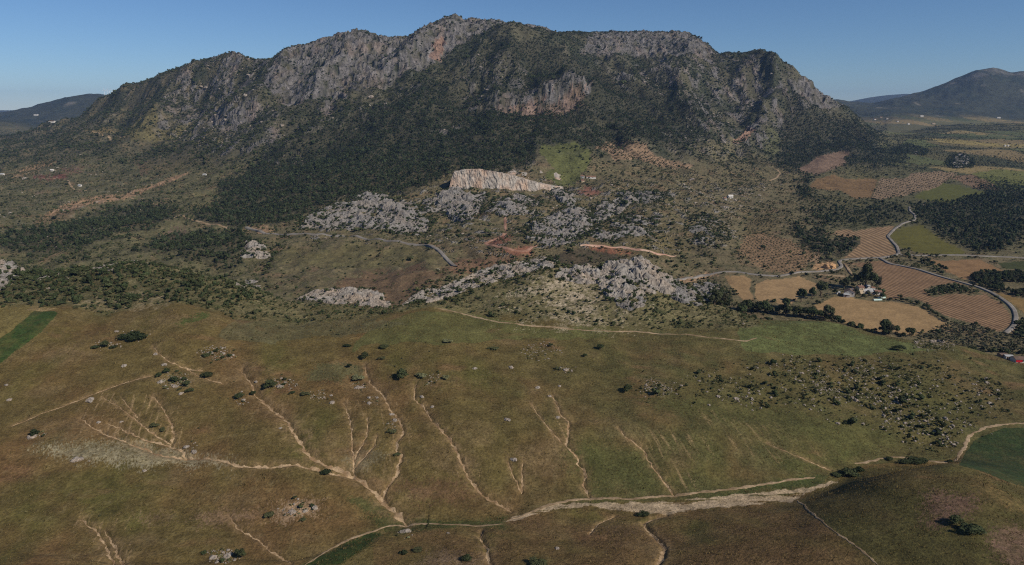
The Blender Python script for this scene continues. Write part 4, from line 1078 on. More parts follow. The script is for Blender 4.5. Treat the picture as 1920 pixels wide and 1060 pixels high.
OUT_MASKS = []; OB = []
def outcrop(label, ppoly, H, mat, cell, seed, bare=0.35, ymin=0.0, aniso=1.0, rot=0.5):
    """crag that breaks through the slope: a rugged sheet whose low parts dip under the soil"""
    W = np.array([hit(px, py, ymin) for px, py in ppoly])
    lo, hi = W[:, :2].min(0) - 2 * cell, W[:, :2].max(0) + 2 * cell
    nx, ny = int((hi[0] - lo[0]) / cell) + 2, int((hi[1] - lo[1]) / cell) + 2
    X, Y = np.meshgrid(np.linspace(lo[0], hi[0], nx), np.linspace(lo[1], hi[1], ny))
    sd = sdist(X, Y, W)
    s = cell / 1.4
    size = math.sqrt((hi[0] - lo[0]) * (hi[1] - lo[1]))
    sdr = sd + 0.16 * size * fbm(X / (0.22 * size), Y / (0.22 * size), 4, seed + 60, 0.6) - 0.03 * size
    fall = np.clip(sdr / (0.16 * size), -1, 1)
    cr, sr = math.cos(rot), math.sin(rot)
    U, Vv = (X * cr + Y * sr), (-X * sr + Y * cr) * aniso
    wx, wy = fbm(U / (14 * s), Vv / (14 * s), 2, seed + 40) * 6 * s, fbm(U / (14 * s) + 9, Vv / (14 * s), 2, seed + 41) * 6 * s
    r1 = ridged((U + wx) / (18 * s), (Vv + wy) / (18 * s), 4, seed, 0.6)
    bq = 3.2 * (0.5 + fbm((U + wx) / (12 * s), (Vv + wy) / (7 * s), 3, seed + 5))
    blk = (np.floor(bq) + sstep(0.6, 1.0, bq - np.floor(bq))) / 3.2
    n2 = fbm(U / (4 * s), Vv / (4 * s), 3, seed + 9)
    gap = fbm(U / (26 * s), Vv / (26 * s), 4, seed + 70, 0.6)
    h = H * (0.55 * (r1 - 0.42) + 0.5 * (blk - 0.45) + 0.2 * n2 + 0.95 * gap + 0.9 * (bare - 0.40)) + H * 0.35 * np.minimum(fall, 0.3)
    h = np.where(h > 0, h * (0.55 + 0.45 * np.clip(fall, 0, 1)) + 0.04 * H, h)
    h = np.where(h > 0, 0.82 * h, h)
    h = np.where(sd > 0, h, -0.8 * cell + np.minimum(h, 0))
    Z = ground(X.ravel(), Y.ravel()).reshape(X.shape) + h
    jx = cell * 0.35 * pn(X / (2 * cell), Y / (2 * cell), seed + 77) ; jy = cell * 0.35 * pn(X / (2 * cell) + 31, Y / (2 * cell), seed + 78)
    keep = (sd > -2 * cell)
    idx = -np.ones(X.shape, int); idx[keep] = np.arange(keep.sum())
    V = np.stack([(X + jx)[keep], (Y + jy)[keep], Z[keep]], 1)
    q = keep[:-1, :-1] & keep[1:, :-1] & keep[:-1, 1:] & keep[1:, 1:]
    q &= (np.maximum.reduce([h[:-1, :-1], h[1:, :-1], h[:-1, 1:], h[1:, 1:]]) > -0.5 * cell)
    r, c = np.nonzero(q)
    F = np.stack([idx[r, c], idx[r, c + 1], idx[r + 1, c + 1], idx[r + 1, c]], 1)
    sel = (sd > -0.05 * size) & (h < 0.35 * H) & (np.random.default_rng(seed).random(X.shape) < cell * cell / 16.0)
    OB.append(np.stack([X[sel], Y[sel], np.maximum(Z, ground(X.ravel(), Y.ravel()).reshape(X.shape))[sel], np.full(sel.sum(), 0.75 + 0.32 * cell)], 1))
    base = W.mean(0)
    e = mesh_obj('rock_outcrop', V - base, F.tolist(), mat)
    e.location = tuple(base)
    tag(e, label, 'rock outcrop')
    OUT_MASKS.append((W, ppoly))
    return e

def cliff(label, basep, topp, setback, mat, ns, nh, seed, rough, back, name='rock_cliff', bulge=0.0, ymin=0.0):
    B = np.array([hit(px, py, ymin) for px, py in basep])
    n = len(B)
    s_in = np.linspace(0, 1, n); s = np.linspace(0, 1, ns)
    Bx, By, Bz = (np.interp(s, s_in, B[:, k]) for k in range(3))
    kf = np.polyfit(Bx, By, 1); By = np.polyval(kf, Bx) + 0.25 * (smooth1(By, max(2, ns // 10)) - np.polyval(kf, Bx))
    tpx = np.interp(s, s_in, [p_[0] for p_ in topp]); tpy = np.interp(s, s_in, [p_[1] for p_ in topp])
    a, t = ray(tpx, tpy)
    Ty = By + setback; Tx = a * Ty; Tz = HC - t * Ty
    Bz = np.minimum(ground(Bx, By), Bz) - 4.0
    rows = []
    for j in range(nh):
        f = j / (nh - 1)
        g = f ** (1.0 + bulge)
        X = Bx + (Tx - Bx) * f; Y = By + (Ty - By) * g; Z = Bz + (Tz - Bz) * f
        rows.append(np.stack([X, Y, Z], 1))
    for (db, dz) in back:
        Y = Ty + db; X = Tx * (1 + 0.02 * db / 50); gz_ = ground(X, Y)
        Z = np.where(dz is None, gz_ - 2, np.minimum(Tz + (dz or 0), 1e9))
        Z = np.maximum(Z, gz_ - 2) if dz is not None else gz_ - 2
        rows.append(np.stack([X, Y, Z], 1))
    V = np.stack(rows, 0)
    U = (V[..., 0] + 0.6 * V[..., 1]); Z = V[..., 2]
    k = rough
    d1 = ridged(U / (k * 7), Z / (k * 22), 4, seed, 0.6) - 0.35
    d2 = fbm(U / (k * 2.2), Z / (k * 4), 4, seed + 4)
    amp = np.ones(V.shape[:2]); amp[0] = 0.3
    edge = np.minimum(1, 6 * np.minimum(s, 1 - s))[None, :]
    V[..., 1] -= (d1 * 1.6 + d2 * 0.8) * k * amp * (0.3 + 0.7 * edge)
    V[..., 2] += np.where(np.arange(len(V))[:, None] >= nh - 2, 0.6 * k * fbm(U / (k * 4), V[..., 1] / (k * 4), 3, seed + 8), 0)
    base = np.array([B[:, 0].mean(), B[:, 1].mean(), B[:, 2].min()])
    nr, nc_ = V.shape[:2]
    F = [(i * nc_ + j, i * nc_ + j + 1, (i + 1) * nc_ + j + 1, (i + 1) * nc_ + j) for i in range(nr - 1) for j in range(nc_ - 1)]
    o = mesh_obj(name, V.reshape(-1, 3) - base, F, mat)
    o.location = tuple(base)
    tag(o, label, 'cliff')
    return o

cliff('long pale cliff with orange stains standing in front of the forest', [(842, 354), (856, 353), (880, 353), (905, 356), (940, 362), (965, 360), (985, 358), (1008, 359), (1028, 353), (1056, 352)],
      [(846, 336), (852, 322), (872, 318), (900, 318), (930, 323), (950, 327), (975, 333), (1005, 342), (1028, 347), (1056, 351)], 7.0, MAT['rock_orange'], 240, 46, 5, 2.0, [(4, 0.5), (10, -1), (30, -4), (70, -12), (130, None)])
OC = [
    ('pale crag field left of the asphalt road bend below the forest', [(560, 430), (582, 404), (640, 380), (690, 364), (730, 370), (770, 382), (800, 398), (806, 426), (792, 442), (745, 440), (690, 430), (640, 431)], 15, 'rock', 2.1, 0.50),
    ('grey crag directly under the left end of the orange cliff', [(790, 382), (820, 362), (845, 353), (880, 357), (912, 364), (900, 392), (884, 414), (850, 414), (830, 400), (800, 398)], 16, 'rock', 2.0, 0.52),
    ('grey broken crag right of the red zigzag track', [(985, 448), (1000, 415), (1050, 394), (1105, 388), (1120, 412), (1090, 446), (1060, 460), (1010, 462)], 15, 'rock', 2.0, 0.42),
    ('slanting slab outcrop up right of the broken crag', [(1100, 410), (1124, 382), (1176, 368), (1200, 380), (1160, 404), (1120, 420)], 13, 'rock', 2.0, 0.5),
    ('rocky brow on the bare round hill left of the white house', [(1150, 366), (1190, 356), (1245, 360), (1256, 374), (1220, 382), (1180, 376)], 9, 'rock_dark', 2.4, 0.3),
    ('pale knob at the right end of the orange cliff', [(1022, 354), (1056, 350), (1082, 370), (1074, 390), (1052, 382)], 13, 'rock', 1.8, 0.5),
    ('white rock band sticking out above the left field corner', [(554, 562), (580, 549), (630, 541), (690, 543), (716, 551), (734, 571), (727, 578), (680, 574), (620, 570)], 6.5, 'rock_pale', 0.9, 0.62),
    ('long white rock ridge climbing to the right behind the field', [(752, 573), (775, 555), (800, 543), (850, 529), (900, 509), (960, 496), (1010, 480), (1046, 486), (1042, 502), (980, 515), (930, 528), (880, 543), (840, 558), (800, 568)], 6.5, 'rock_pale', 0.9, 0.5),
    ('big jagged cream crag at the right end of the rock ridge', [(1118, 530), (1130, 506), (1160, 496), (1205, 494), (1240, 508), (1262, 530), (1268, 552), (1235, 552), (1200, 556), (1170, 566), (1140, 560)], 11.0, 'rock_pale', 1.0, 0.66),
    ('pale broken rocks along the top of the pale stony slope', [(1040, 522), (1050, 505), (1090, 500), (1130, 506), (1125, 530), (1090, 534)], 6.5, 'rock_pale', 0.8, 0.5),
    ('grey rocks between the two crags below the orange cliff', [(905, 400), (930, 372), (985, 366), (1015, 380), (1000, 402), (950, 408)], 10, 'rock', 2.0, 0.26),
    ('broken rocks on the slope right of the zigzag track', [(1090, 448), (1130, 420), (1190, 400), (1240, 410), (1220, 440), (1150, 455)], 10, 'rock', 2.0, 0.22),
    ('grey rock skirt below the jagged cream crag', [(1150, 560), (1200, 548), (1215, 556), (1208, 575), (1180, 584), (1155, 575)], 4.5, 'rock', 0.8, 0.4),
    ('grey crag tail running right from the jagged cream crag', [(1246, 532), (1285, 536), (1302, 556), (1318, 574), (1280, 569), (1252, 556)], 6.5, 'rock', 0.8, 0.6),
    ('pale boulder crag at the left picture edge', [(-40, 545), (-30, 496), (8, 490), (32, 499), (48, 513), (30, 527), (0, 546)], 10, 'rock_pale', 0.9, 0.75),
    ('white rock pile beside the dark scrub left of the road', [(450, 484), (454, 455), (482, 454), (502, 467), (518, 476), (502, 484)], 11, 'rock_pale', 1.6, 0.55),
    ('low pale rocks at the foot of the dark valley scrub', [(436, 532), (460, 524), (488, 528), (482, 542), (450, 540)], 5, 'rock_pale', 1.0, 0.4),
    ('isolated crag on the right plain above the green field', [(1780, 304), (1800, 290), (1818, 297), (1814, 314), (1790, 316)], 22, 'rock', 3.5, 0.5),
    ('low pale rocks beside the dark grove on the plain', [(1686, 280), (1706, 271), (1734, 282), (1728, 291), (1700, 288)], 12, 'rock', 3.5, 0.2),
    ('grey rock patch below the valley road left of the tan fields', [(1290, 560), (1300, 532), (1345, 528), (1362, 552), (1330, 566)], 6, 'rock', 1.2, 0.4),
    ('stony slope left of the olive rows', [(1286, 445), (1298, 408), (1330, 402), (1352, 420), (1368, 446), (1340, 462), (1300, 458)], 9, 'rock_dark', 2.0, 0.15),
    ('rock crest on the scrub hill at upper left', [(150, 512), (175, 494), (240, 488), (275, 492), (280, 502), (230, 506), (190, 512)], 4.0, 'rock_pale', 0.9, 0.15),
    ('pale rocks in the scrub right of the left edge crag', [(50, 535), (60, 515), (100, 508), (138, 506), (130, 522), (105, 532), (96, 545)], 4.5, 'rock_pale', 0.9, 0.12),
]
for i, (lab, pl, H, mt, cell, bare) in enumerate(OC):
    outcrop(lab, pl, H, MAT[mt], cell, 200 + 13 * i, bare)

# ------------------------------------------------------------------ plants: shapes
def leaf_mat(name, c, var=0.35, c2=None):
    m, nt, b = new_mat(name, 0.8)
    oi = nd(nt, 'ShaderNodeObjectInfo')
    v = nd(nt, 'ShaderNodeTexCoord').outputs['Object']
    n1 = noise(nt, v, 2.5, 2)
    f = math_n(nt, 'MULTIPLY', rng_map(nt, oi.outputs['Random'], 1 - var, 1 + var, 0, 1), rng_map(nt, n1, 0.75, 1.25))
    ml = math_n(nt, 'FRACT', math_n(nt, 'MULTIPLY', oi.outputs['Random'], 7.31), 0)
    col = mixcol(nt, ml, c, c2 if c2 is not None else c)
    nt.links.new(vscale(nt, col, f), b.inputs['Base Color'])
    return m
MAT['pine'] = leaf_mat('pine_foliage', C(44, 53, 35), 0.5, C(64, 71, 46))
MAT['bush'] = leaf_mat('bush_foliage', C(72, 76, 48), 0.4, C(88, 86, 58))
MAT['dark'] = leaf_mat('dark_evergreen_foliage', C(54, 63, 38), 0.35, C(66, 70, 44))
MAT['olive'] = leaf_mat('olive_foliage', C(74, 76, 56), 0.25, C(82, 82, 62))
MAT['pale_bush'] = leaf_mat('pale_herb_foliage', C(112, 112, 80), 0.25, C(104, 96, 62))
MAT['tree'] = leaf_mat('broadleaf_foliage', C(56, 66, 38), 0.3, C(66, 64, 46))
MAT['straw'] = leaf_mat('dry_grass_blades', C(114, 97, 62), 0.5, C(98, 86, 50))
MAT['bark'] = plain_mat('bark', C(98, 84, 70), 0.3, 4, 0.03)

def crown(seed, nclump, nleaf, leaf, rx=1.0, rz=1.0, zc=0.7, core=1, core_r=0.72, flat=0.0):
    """foliage: an uneven core with many small leaf faces standing off it"""
    R = np.random.default_rng(seed)
    V, F = [], []
    cen = []
    for k in range(nclump):
        d = R.normal(size=3); d /= np.linalg.norm(d); d[2] = abs(d[2]) * (1 - flat) - 0.15 * R.random()
        rr = 0.35 + 0.4 * R.random()
        cen.append((d * np.array([rx, rx, rz]) * rr * (1.0 + 0.25 * R.random()) + np.array([0, 0, zc]), 0.22 + 0.34 * R.random()))
    iv, iF = icos(core)
    for c0, r in cen:
        n = 0.8 + 0.45 * R.random(len(iv))
        b0 = len(V)
        for v, q in zip(iv, n):
            V.append(c0 + v * r * q * np.array([rx, rx, 0.85 * rz]) * core_r)
        F += [tuple(b0 + i for i in f) for f in iF]
    for k in range(nleaf):
        c0, r = cen[R.integers(len(cen))]
        d = R.normal(size=3); d /= np.linalg.norm(d)
        if d[2] < -0.5:
            d[2] *= -1
        p_ = c0 + d * r * (0.75 + 0.5 * R.random()) * np.array([rx, rx, 0.85 * rz])
        u = R.normal(size=3); u -= 0.6 * d * (u @ d); u /= np.linalg.norm(u)
        w = np.cross(u, d + 0.6 * R.normal(size=3)); w /= np.linalg.norm(w) + 1e-9
        l = leaf * (0.6 + 0.8 * R.random())
        b0 = len(V)
        V += [p_ - u * l * 0.5, p_ + w * l * 0.35, p_ + u * l * 0.5, p_ - w * l * 0.35]
        F.append((b0, b0 + 1, b0 + 2, b0 + 3))
    V = np.array(V)
    V[:, 2] = np.maximum(V[:, 2], 0.02)
    return V, F

def tube(pts, rad, n=6):
    V, F = [], []
    pts = [np.array(p_, float) for p_ in pts]
    for i, p_ in enumerate(pts):
        t = pts[min(i + 1, len(pts) - 1)] - pts[max(i - 1, 0)]
        t /= np.linalg.norm(t) + 1e-9
        u = np.cross(t, [0.3, 1, 0.1]); u /= np.linalg.norm(u) + 1e-9
        w = np.cross(t, u)
        for k in range(n):
            a_ = 2 * math.pi * k / n
            V.append(p_ + rad[i] * (math.cos(a_) * u + math.sin(a_) * w))
    for i in range(len(pts) - 1):
        for k in range(n):
            F.append((i * n + k, i * n + (k + 1) % n, (i + 1) * n + (k + 1) % n, (i + 1) * n + k))
    F.append(tuple((len(pts) - 1) * n + k for k in range(n)))
    return V, F

def join(*parts):
    V, F = [], []
    for v, f in parts:
        b0 = len(V); V += [tuple(x) for x in v]
        F += [tuple(b0 + i for i in q) for q in f]
    return V, F

def trunk_parts(seed, h, r, spread):
    R = np.random.default_rng(seed)
    parts = [tube([(0, 0, -0.25), (0.03, 0.02, h * 0.5), (0.0, 0.05, h)], [r * 1.3, r, r * 0.6])]
    for k in range(4):
        a_ = k * 1.57 + R.random()
        parts.append(tube([(0, 0.03, h * (0.55 + 0.1 * k)), (spread * 0.5 * math.cos(a_), spread * 0.5 * math.sin(a_), h * (1.0 + 0.1 * k)), (spread * math.cos(a_), spread * math.sin(a_), h * (1.25 + 0.12 * k))], [r * 0.55, r * 0.38, r * 0.15], 5))
    return join(*parts)

def mk_mesh(name, VF, mat, mat2=None, nfirst=0):
    V, F = VF
    me = bpy.data.meshes.new(name); me.from_pydata([tuple(map(float, v)) for v in V], [], F)
    me.materials.append(mat)
    return me

# ------------------------------------------------------------------ plants: where they grow
area = (DA * TY) * np.gradient(TY, axis=0)
notfield = (~infield) & (SOILD > 3)
for (nm, w, lab, P) in LINES:
    lo = P[:, :2].min(0) - 12; hi = P[:, :2].max(0) + 12
    m = (TX > lo[0]) & (TX < hi[0]) & (TY > lo[1]) & (TY < hi[1])
    d, _, _ = seg_dist(TX[m], TY[m], P)
    t = notfield[m]; t &= d > 0.5 * w + 1.5; notfield[m] = t
tt_ok = (TT > 7.05) & (TT < 15.0)
d_tree = dens_tree * tt_ok * notfield
scrub_m = mm * (1 - 0.62 * rkall) * (1 - 0.45 * rock) * (0.75 + 1.0 * n_m60 + 0.5 * n_m20).clip(0.12, 1.5)
low = sstep(7.0, 7.1, TT) * (1 - mm) * (TT < 14.5)
scrub_l = low * (0.5 + 1.1 * n_m20 + 0.9 * n_m60 + 0.5 * n_mid).clip(0.03, 1.9)
open_ = np.zeros(PX.shape, np.float32)
for pl in ([(1014, 290), (1014, 272), (1075, 265), (1109, 282), (1109, 299), (1078, 346), (1048, 350), (1020, 333)], [(500, 500), (560, 465), (690, 460), (800, 470), (840, 495), (740, 575), (640, 560), (560, 510)], [(100, 392), (234, 365), (345, 324), (360, 324), (290, 355), (140, 395)], [(1112, 278), (1177, 264), (1300, 312), (1197, 299)], [(1384, 470), (1400, 440), (1450, 440), (1530, 480), (1470, 516), (1410, 495)]):
    open_ = np.maximum(open_, img_mask(pl, 4, 20, 2, y0=520, y1=2600))
scrub_l *= 1 - 0.85 * PLOT; scrub_l *= 1 - 0.8 * open_; scrub_m *= 1 - 0.85 * open_

def scatter(dens, cap=1.0):
    pr = np.minimum(area * dens, cap)
    pr = np.where(VIS, pr, 0.0)
    r, c = np.nonzero(rng.random(pr.shape) < pr)
    ok = (r < NR - 1) & (c < NC - 1); r, c = r[ok], c[ok]
    fy, fx = rng.random(len(r)), rng.random(len(r))
    x = TX[r, c] + fx * (TX[r, c + 1] - TX[r, c]); y = TY[r, c] + fy * (TY[r + 1, c] - TY[r, c])
    return x, y, r, c

# prototypes kept out of the scene, used by the scattered cover
def proto(name, VF, mat):
    me = mk_mesh(name, VF, mat)
    return bpy.data.objects.new(name, me)

P_PINE = [proto('pine_shape', join(tube([(0, 0, -0.2), (0, 0, 0.9)], [0.09, 0.06], 5), crown(400 + i, 5, 60, 0.42, 0.85, 1.05, 1.05, 1, 0.8)), MAT['pine']) for i in range(4)]
P_BUSH = [proto('bush_shape', crown(420 + i, 4, 46, 0.5, 0.9, 0.75, 0.4, 1, 0.85), MAT['bush']) for i in range(4)]
P_DARK = [proto('dark_bush_shape', crown(440 + i, 5, 60, 0.42, 0.9, 0.85, 0.55, 1, 0.85), MAT['dark']) for i in range(4)]
P_OLIVE = [proto('olive_shape', join(tube([(0, 0, -0.2), (0, 0, 0.7)], [0.12, 0.08], 5), crown(460 + i, 5, 60, 0.42, 0.85, 0.8, 0.95, 1, 0.75)), MAT['olive']) for i in range(3)]
P_PALE = [proto('herb_shape', crown(480 + i, 4, 50, 0.45, 0.95, 0.5, 0.25, 1, 0.85), MAT['pale_bush']) for i in range(3)]

def cover(name, label, x, y, size, protos, sink=0.08, z=None):
    n = len(x)
    if n == 0:
        return
    z = (ground(x, y) if z is None else z) - sink * size
    me = bpy.data.meshes.new(name)
    me.vertices.add(n)
    me.vertices.foreach_set('co', np.stack([x, y, z], 1).astype(np.float32).ravel())
    a1 = me.attributes.new('size', 'FLOAT', 'POINT'); a1.data.foreach_set('value', size.astype(np.float32))
    a2 = me.attributes.new('turn', 'FLOAT_VECTOR', 'POINT')
    tv = np.zeros((n, 3), np.float32); tv[:, 2] = rng.random(n) * 6.283; tv[:, :2] = rng.normal(0, 0.06, (n, 2))
    a2.data.foreach_set('vector', tv.ravel())
    o = link(bpy.data.objects.new(name, me))
    ng = bpy.data.node_groups.new(name + '_nodes', 'GeometryNodeTree')
    ng.interface.new_socket('Geometry', in_out='INPUT', socket_type='NodeSocketGeometry')
    ng.interface.new_socket('Geometry', in_out='OUTPUT', socket_type='NodeSocketGeometry')
    gi = ng.nodes.new('NodeGroupInput'); go = ng.nodes.new('NodeGroupOutput')
    g2i = ng.nodes.new('GeometryNodeGeometryToInstance')
    for p_ in reversed(protos):
        oi = ng.nodes.new('GeometryNodeObjectInfo'); oi.inputs['Object'].default_value = p_
        ng.links.new(oi.outputs['Geometry'], g2i.inputs[0])
    iop = ng.nodes.new('GeometryNodeInstanceOnPoints')
    iop.inputs['Pick Instance'].default_value = True
    s_ = ng.nodes.new('GeometryNodeInputNamedAttribute'); s_.data_type = 'FLOAT'; s_.inputs['Name'].default_value = 'size'
    t_ = ng.nodes.new('GeometryNodeInputNamedAttribute'); t_.data_type = 'FLOAT_VECTOR'; t_.inputs['Name'].default_value = 'turn'
    idx = ng.nodes.new('FunctionNodeRandomValue'); idx.data_type = 'INT'
    idx.inputs[4].default_value = 0; idx.inputs[5].default_value = len(protos) - 1
    ng.links.new(gi.outputs[0], iop.inputs['Points'])
    ng.links.new(g2i.outputs[0], iop.inputs['Instance'])
    ng.links.new(idx.outputs[2], iop.inputs['Instance Index'])
    ng.links.new(t_.outputs['Attribute'], iop.inputs['Rotation'])
    ng.links.new(s_.outputs['Attribute'], iop.inputs['Scale'])
    ng.links.new(iop.outputs[0], go.inputs[0])
    md = o.modifiers.new('cover', 'NODES'); md.node_group = ng
    o['kind'] = 'stuff'; o['label'] = label
    print('COVER', name, n)
    return o

x, y, r, c = scatter(d_tree * (0.55 + 1.3 * sstep(-0.3, 0.2, n_mid + 0.4 * n_m20)) / 31.0)
cover('forest', 'dark pine forest and woodland on the mountain foot and valley sides', x, y, 1.8 * np.exp(rng.normal(0, 0.33, len(x))), P_PINE)
x, y, r, c = scatter(scrub_m * notfield * (1 - np.minimum(1, 1.2 * dens_tree)) / 34.0)
cover('mountain_scrub', 'evergreen scrub dotted over the rocky mountain', x, y, 2.0 * np.exp(rng.normal(0, 0.4, len(x))), P_DARK + P_BUSH[:1])
x, y, r, c = scatter(scrub_l * notfield * (1 - np.minimum(1, dens_tree)) / 24.0)
cover('slope_scrub', 'low scrub covering the lower slopes', x, y, 1.15 * np.exp(rng.normal(0, 0.4, len(x))), P_BUSH + P_DARK[:1])
x, y, r, c = scatter(scrub_l * notfield * (n_mid > 0.0) / 300.0)
cover('slope_trees', 'scattered dark oaks and junipers on the lower slopes', x, y, 2.4 * np.exp(rng.normal(0, 0.3, len(x))), P_DARK)

OBA = np.concatenate(OB); OBA = OBA[rng.random(len(OBA)) < 0.55]
cover('crag_bushes', 'dark bushes rooted in the gaps of the crags', OBA[:, 0], OBA[:, 1], 1.1 * OBA[:, 3] * np.exp(rng.normal(0, 0.35, len(OBA))), P_DARK, 0.1, OBA[:, 2])
# ------------------------------------------------------------------ plants: single ones
def inst(name, me, x, y, size, label, cat, group, z=None, sink=0.06, sz=1.0):
    o = link(bpy.data.objects.new(name, me))
    z = float(ground(x, y)[0]) if z is None else z
    o.location = (float(x), float(y), z - sink * size)
    o.scale = (size, size, size * sz)
    o.rotation_euler = (0, 0, random.random() * 6.28)
    return tag(o, label, cat, group)

SM_BUSH = [mk_mesh('small_bush', crown(500 + i, 5, 90, 0.36, 0.92, 0.8, 0.42, 1, 0.85), MAT['bush' if i < 3 else 'dark']) for i in range(6)]
STONE = []
for i in range(6):
    iv, iF = icos(2)
    R = np.random.default_rng(600 + i)
    sx = np.array([1, 0.75 + 0.3 * R.random(), 0.55 + 0.2 * R.random()])
    nn = 0.82 + 0.5 * fbm(iv[:, 0] * 1.3 + 3 * i, iv[:, 1] * 1.3 + iv[:, 2], 3, 600 + i)
    nn = np.floor(nn * 7) / 7 * 0.5 + nn * 0.5
    STONE.append(mk_mesh('stone', ((iv * nn[:, None] * sx), iF), MAT['boulder']))

def cell_words(u, v, umin, umax, vmin, vmax):
    cu = min(2, max(0, int(3 * (u - umin) / (umax - umin)))); cv = min(2, max(0, int(3 * (v - vmin) / (vmax - vmin))))
    return ['upper', 'middle', 'lower'][cv] + ' ' + ['left', 'centre', 'right'][cu]
# scrub on the hill behind the field
hill_d = scrub_hill * notfield * ((0.6 + 0.8 * n_mid + 0.5 * n_fin).clip(0.08, 1.6) * (1 - 0.45 * pale)) * (TT < 6.4)
dark_l = img_mask([(-200, 575), (-200, 500), (60, 515), (200, 496), (330, 500), (440, 530), (520, 560), (420, 575), (200, 575)], 8, 14, 3, y0=380, y1=560)
x, y, r, c = scatter(hill_d / 7.0)
sz = 0.7 * np.exp(rng.normal(0, 0.42, len(x)))
sz *= 1 + 0.7 * dark_l[r, c] * (rng.random(len(x)) < 0.5)
proj = sz / y
px_, py_ = PX[r, c], PY[r, c]
inview = (px_ > 5) & (px_ < 1915)
order = np.argsort(-(proj * inview))
pick = order[:150]
rest = np.ones(len(x), bool); rest[pick] = False
cover('hill_scrub', 'small shrubs thickly dotting the hill behind the field', x[rest], y[rest], sz[rest], P_BUSH[:3] + P_DARK)
for i in pick:
    left = px_[i] < 760
    inst('shrub', SM_BUSH[int(rng.integers(6))], x[i], y[i], sz[i], ('round shrub in the ' + cell_words(px_[i], py_[i], 0, 760, 490, 610) + ' of the left scrub hill') if left else ('dark shrub in the ' + cell_words(px_[i], py_[i], 760, 1430, 490, 620) + ' of the pale rocky central hill'), 'shrub', 'shrubs on the left scrub hill' if left else 'shrubs on the central pale hill')
x, y, r, c = scatter(dark_l * scrub_hill * notfield / 42.0)
cover('hill_thicket', 'dark thickets on the left scrub hill', x, y, 1.7 * np.exp(rng.normal(0, 0.3, len(x))), P_DARK)

# stony, scrubby slope at the right
RS = img_mask([(1180, 735), (1190, 718), (1290, 712), (1330, 700), (1420, 690), (1480, 676), (1600, 668), (1700, 676), (1800, 690), (1890, 712), (1880, 780), (1820, 820), (1795, 852), (1720, 845), (1690, 808), (1600, 785), (1500, 772), (1400, 768), (1290, 745)], 12, 18, 9, y1=460) * (TT > 3.05)
RSC = img_mask([(1480, 700), (1560, 690), (1660, 700), (1740, 740), (1800, 800), (1795, 850), (1720, 845), (1680, 800), (1600, 770), (1500, 740)], 14, 18, 12, y1=460) * (TT > 3.05)
x, y, r, c = scatter((0.8 * RS + 0.8 * RSC) * (0.7 + 1.0 * n_mid).clip(0.1, 2) * notfield / 4.0)
sz = 0.5 * np.exp(rng.normal(0, 0.42, len(x)))
bigm = (RSC[r, c] > 0.5) | (rng.random(len(x)) < 0.3)
sz = np.where(bigm & (rng.random(len(x)) < 0.07), sz * 2.7, sz)
order = np.argsort(-sz); pick = order[:140]
rest = np.ones(len(x), bool); rest[pick] = False
cover('slope_bushes', 'low bushes scattered over the stony slope at right', x[rest], y[rest], sz[rest], P_BUSH + P_DARK[:1])
for i in pick:
    inst('shrub', SM_BUSH[3 + int(rng.integers(3))], x[i], y[i], sz[i], ('large' if sz[i] > 1.15 else 'small') + ' dark shrub in the ' + cell_words(PX[r[i], c[i]], PY[r[i], c[i]], 1180, 1890, 670, 850) + ' of the stony right slope', 'shrub', 'shrubs on the stony right slope')
x, y, r, c = scatter((0.5 * RS + 1.1 * RSC) * (0.6 + 1.3 * n_mid).clip(0.05, 2) * notfield / 5.0)
sz = 0.46 * np.exp(rng.normal(0, 0.45, len(x)))
order = np.argsort(-sz); pick = order[:140]
rest = np.ones(len(x), bool); rest[pick] = False
P_STONE = [bpy.data.objects.new('stone_shape', m_) for m_ in STONE[:4]]
cover('stones', 'loose pale stones strewn over the right slope', x[rest], y[rest], sz[rest], P_STONE, -0.1)
for i in pick:
    inst('boulder', STONE[int(rng.integers(6))], x[i], y[i], sz[i], ('large' if sz[i] > 0.75 else 'small') + ' pale stone in the ' + cell_words(PX[r[i], c[i]], PY[r[i], c[i]], 1180, 1890, 670, 850) + ' of the shrubby right slope', 'stone', 'stones on the right slope', sink=-0.15)
mound = np.zeros(PX.shape, np.float32)
for mx, my, mr, k_ in [(328, 715, 34, 1), (406, 664, 34, 1), (416, 1043, 34, 1), (556, 957, 40, 0.8), (528, 722, 26, 1), (737, 800, 20, 1), (468, 748, 34, 0.8), (672, 725, 16, 0.7), (695, 754, 16, 0.7), (146, 861, 16, 0.6), (68, 818, 18, 0.7), (345, 840, 26, 0.6), (250, 634, 26, 0.5), (198, 650, 24, 0.6), (1230, 728, 40, 0.7), (805, 712, 24, 0.5), (1060, 692, 18, 0.6), (1010, 660, 40, 0.4), (760, 997, 24, 0.6), (600, 744, 26, 0.7), (1750, 645, 40, 0.8)]:
    mound = np.maximum(mound, k_ * img_mask([(mx + mr * math.cos(t_) , my + 0.42 * mr * math.sin(t_)) for t_ in np.linspace(0, 6.28, 13)[:-1]], 5, 6, 3, seed=mx % 50, y1=460))
x, y, r, c = scatter(mound * notfield / 1.6)
cover('mound_stones', 'small stones on the little mounds in the grass', x, y, 0.3 * np.exp(rng.normal(0, 0.5, len(x))), P_STONE, -0.1)
x, y, r, c = scatter(mound * notfield / 2.6)
cover('mound_weeds', 'weeds and low scrub on the little mounds in the grass', x, y, 0.42 * np.exp(rng.normal(0, 0.45, len(x))), P_PALE + P_BUSH[:2] + P_DARK[:1])
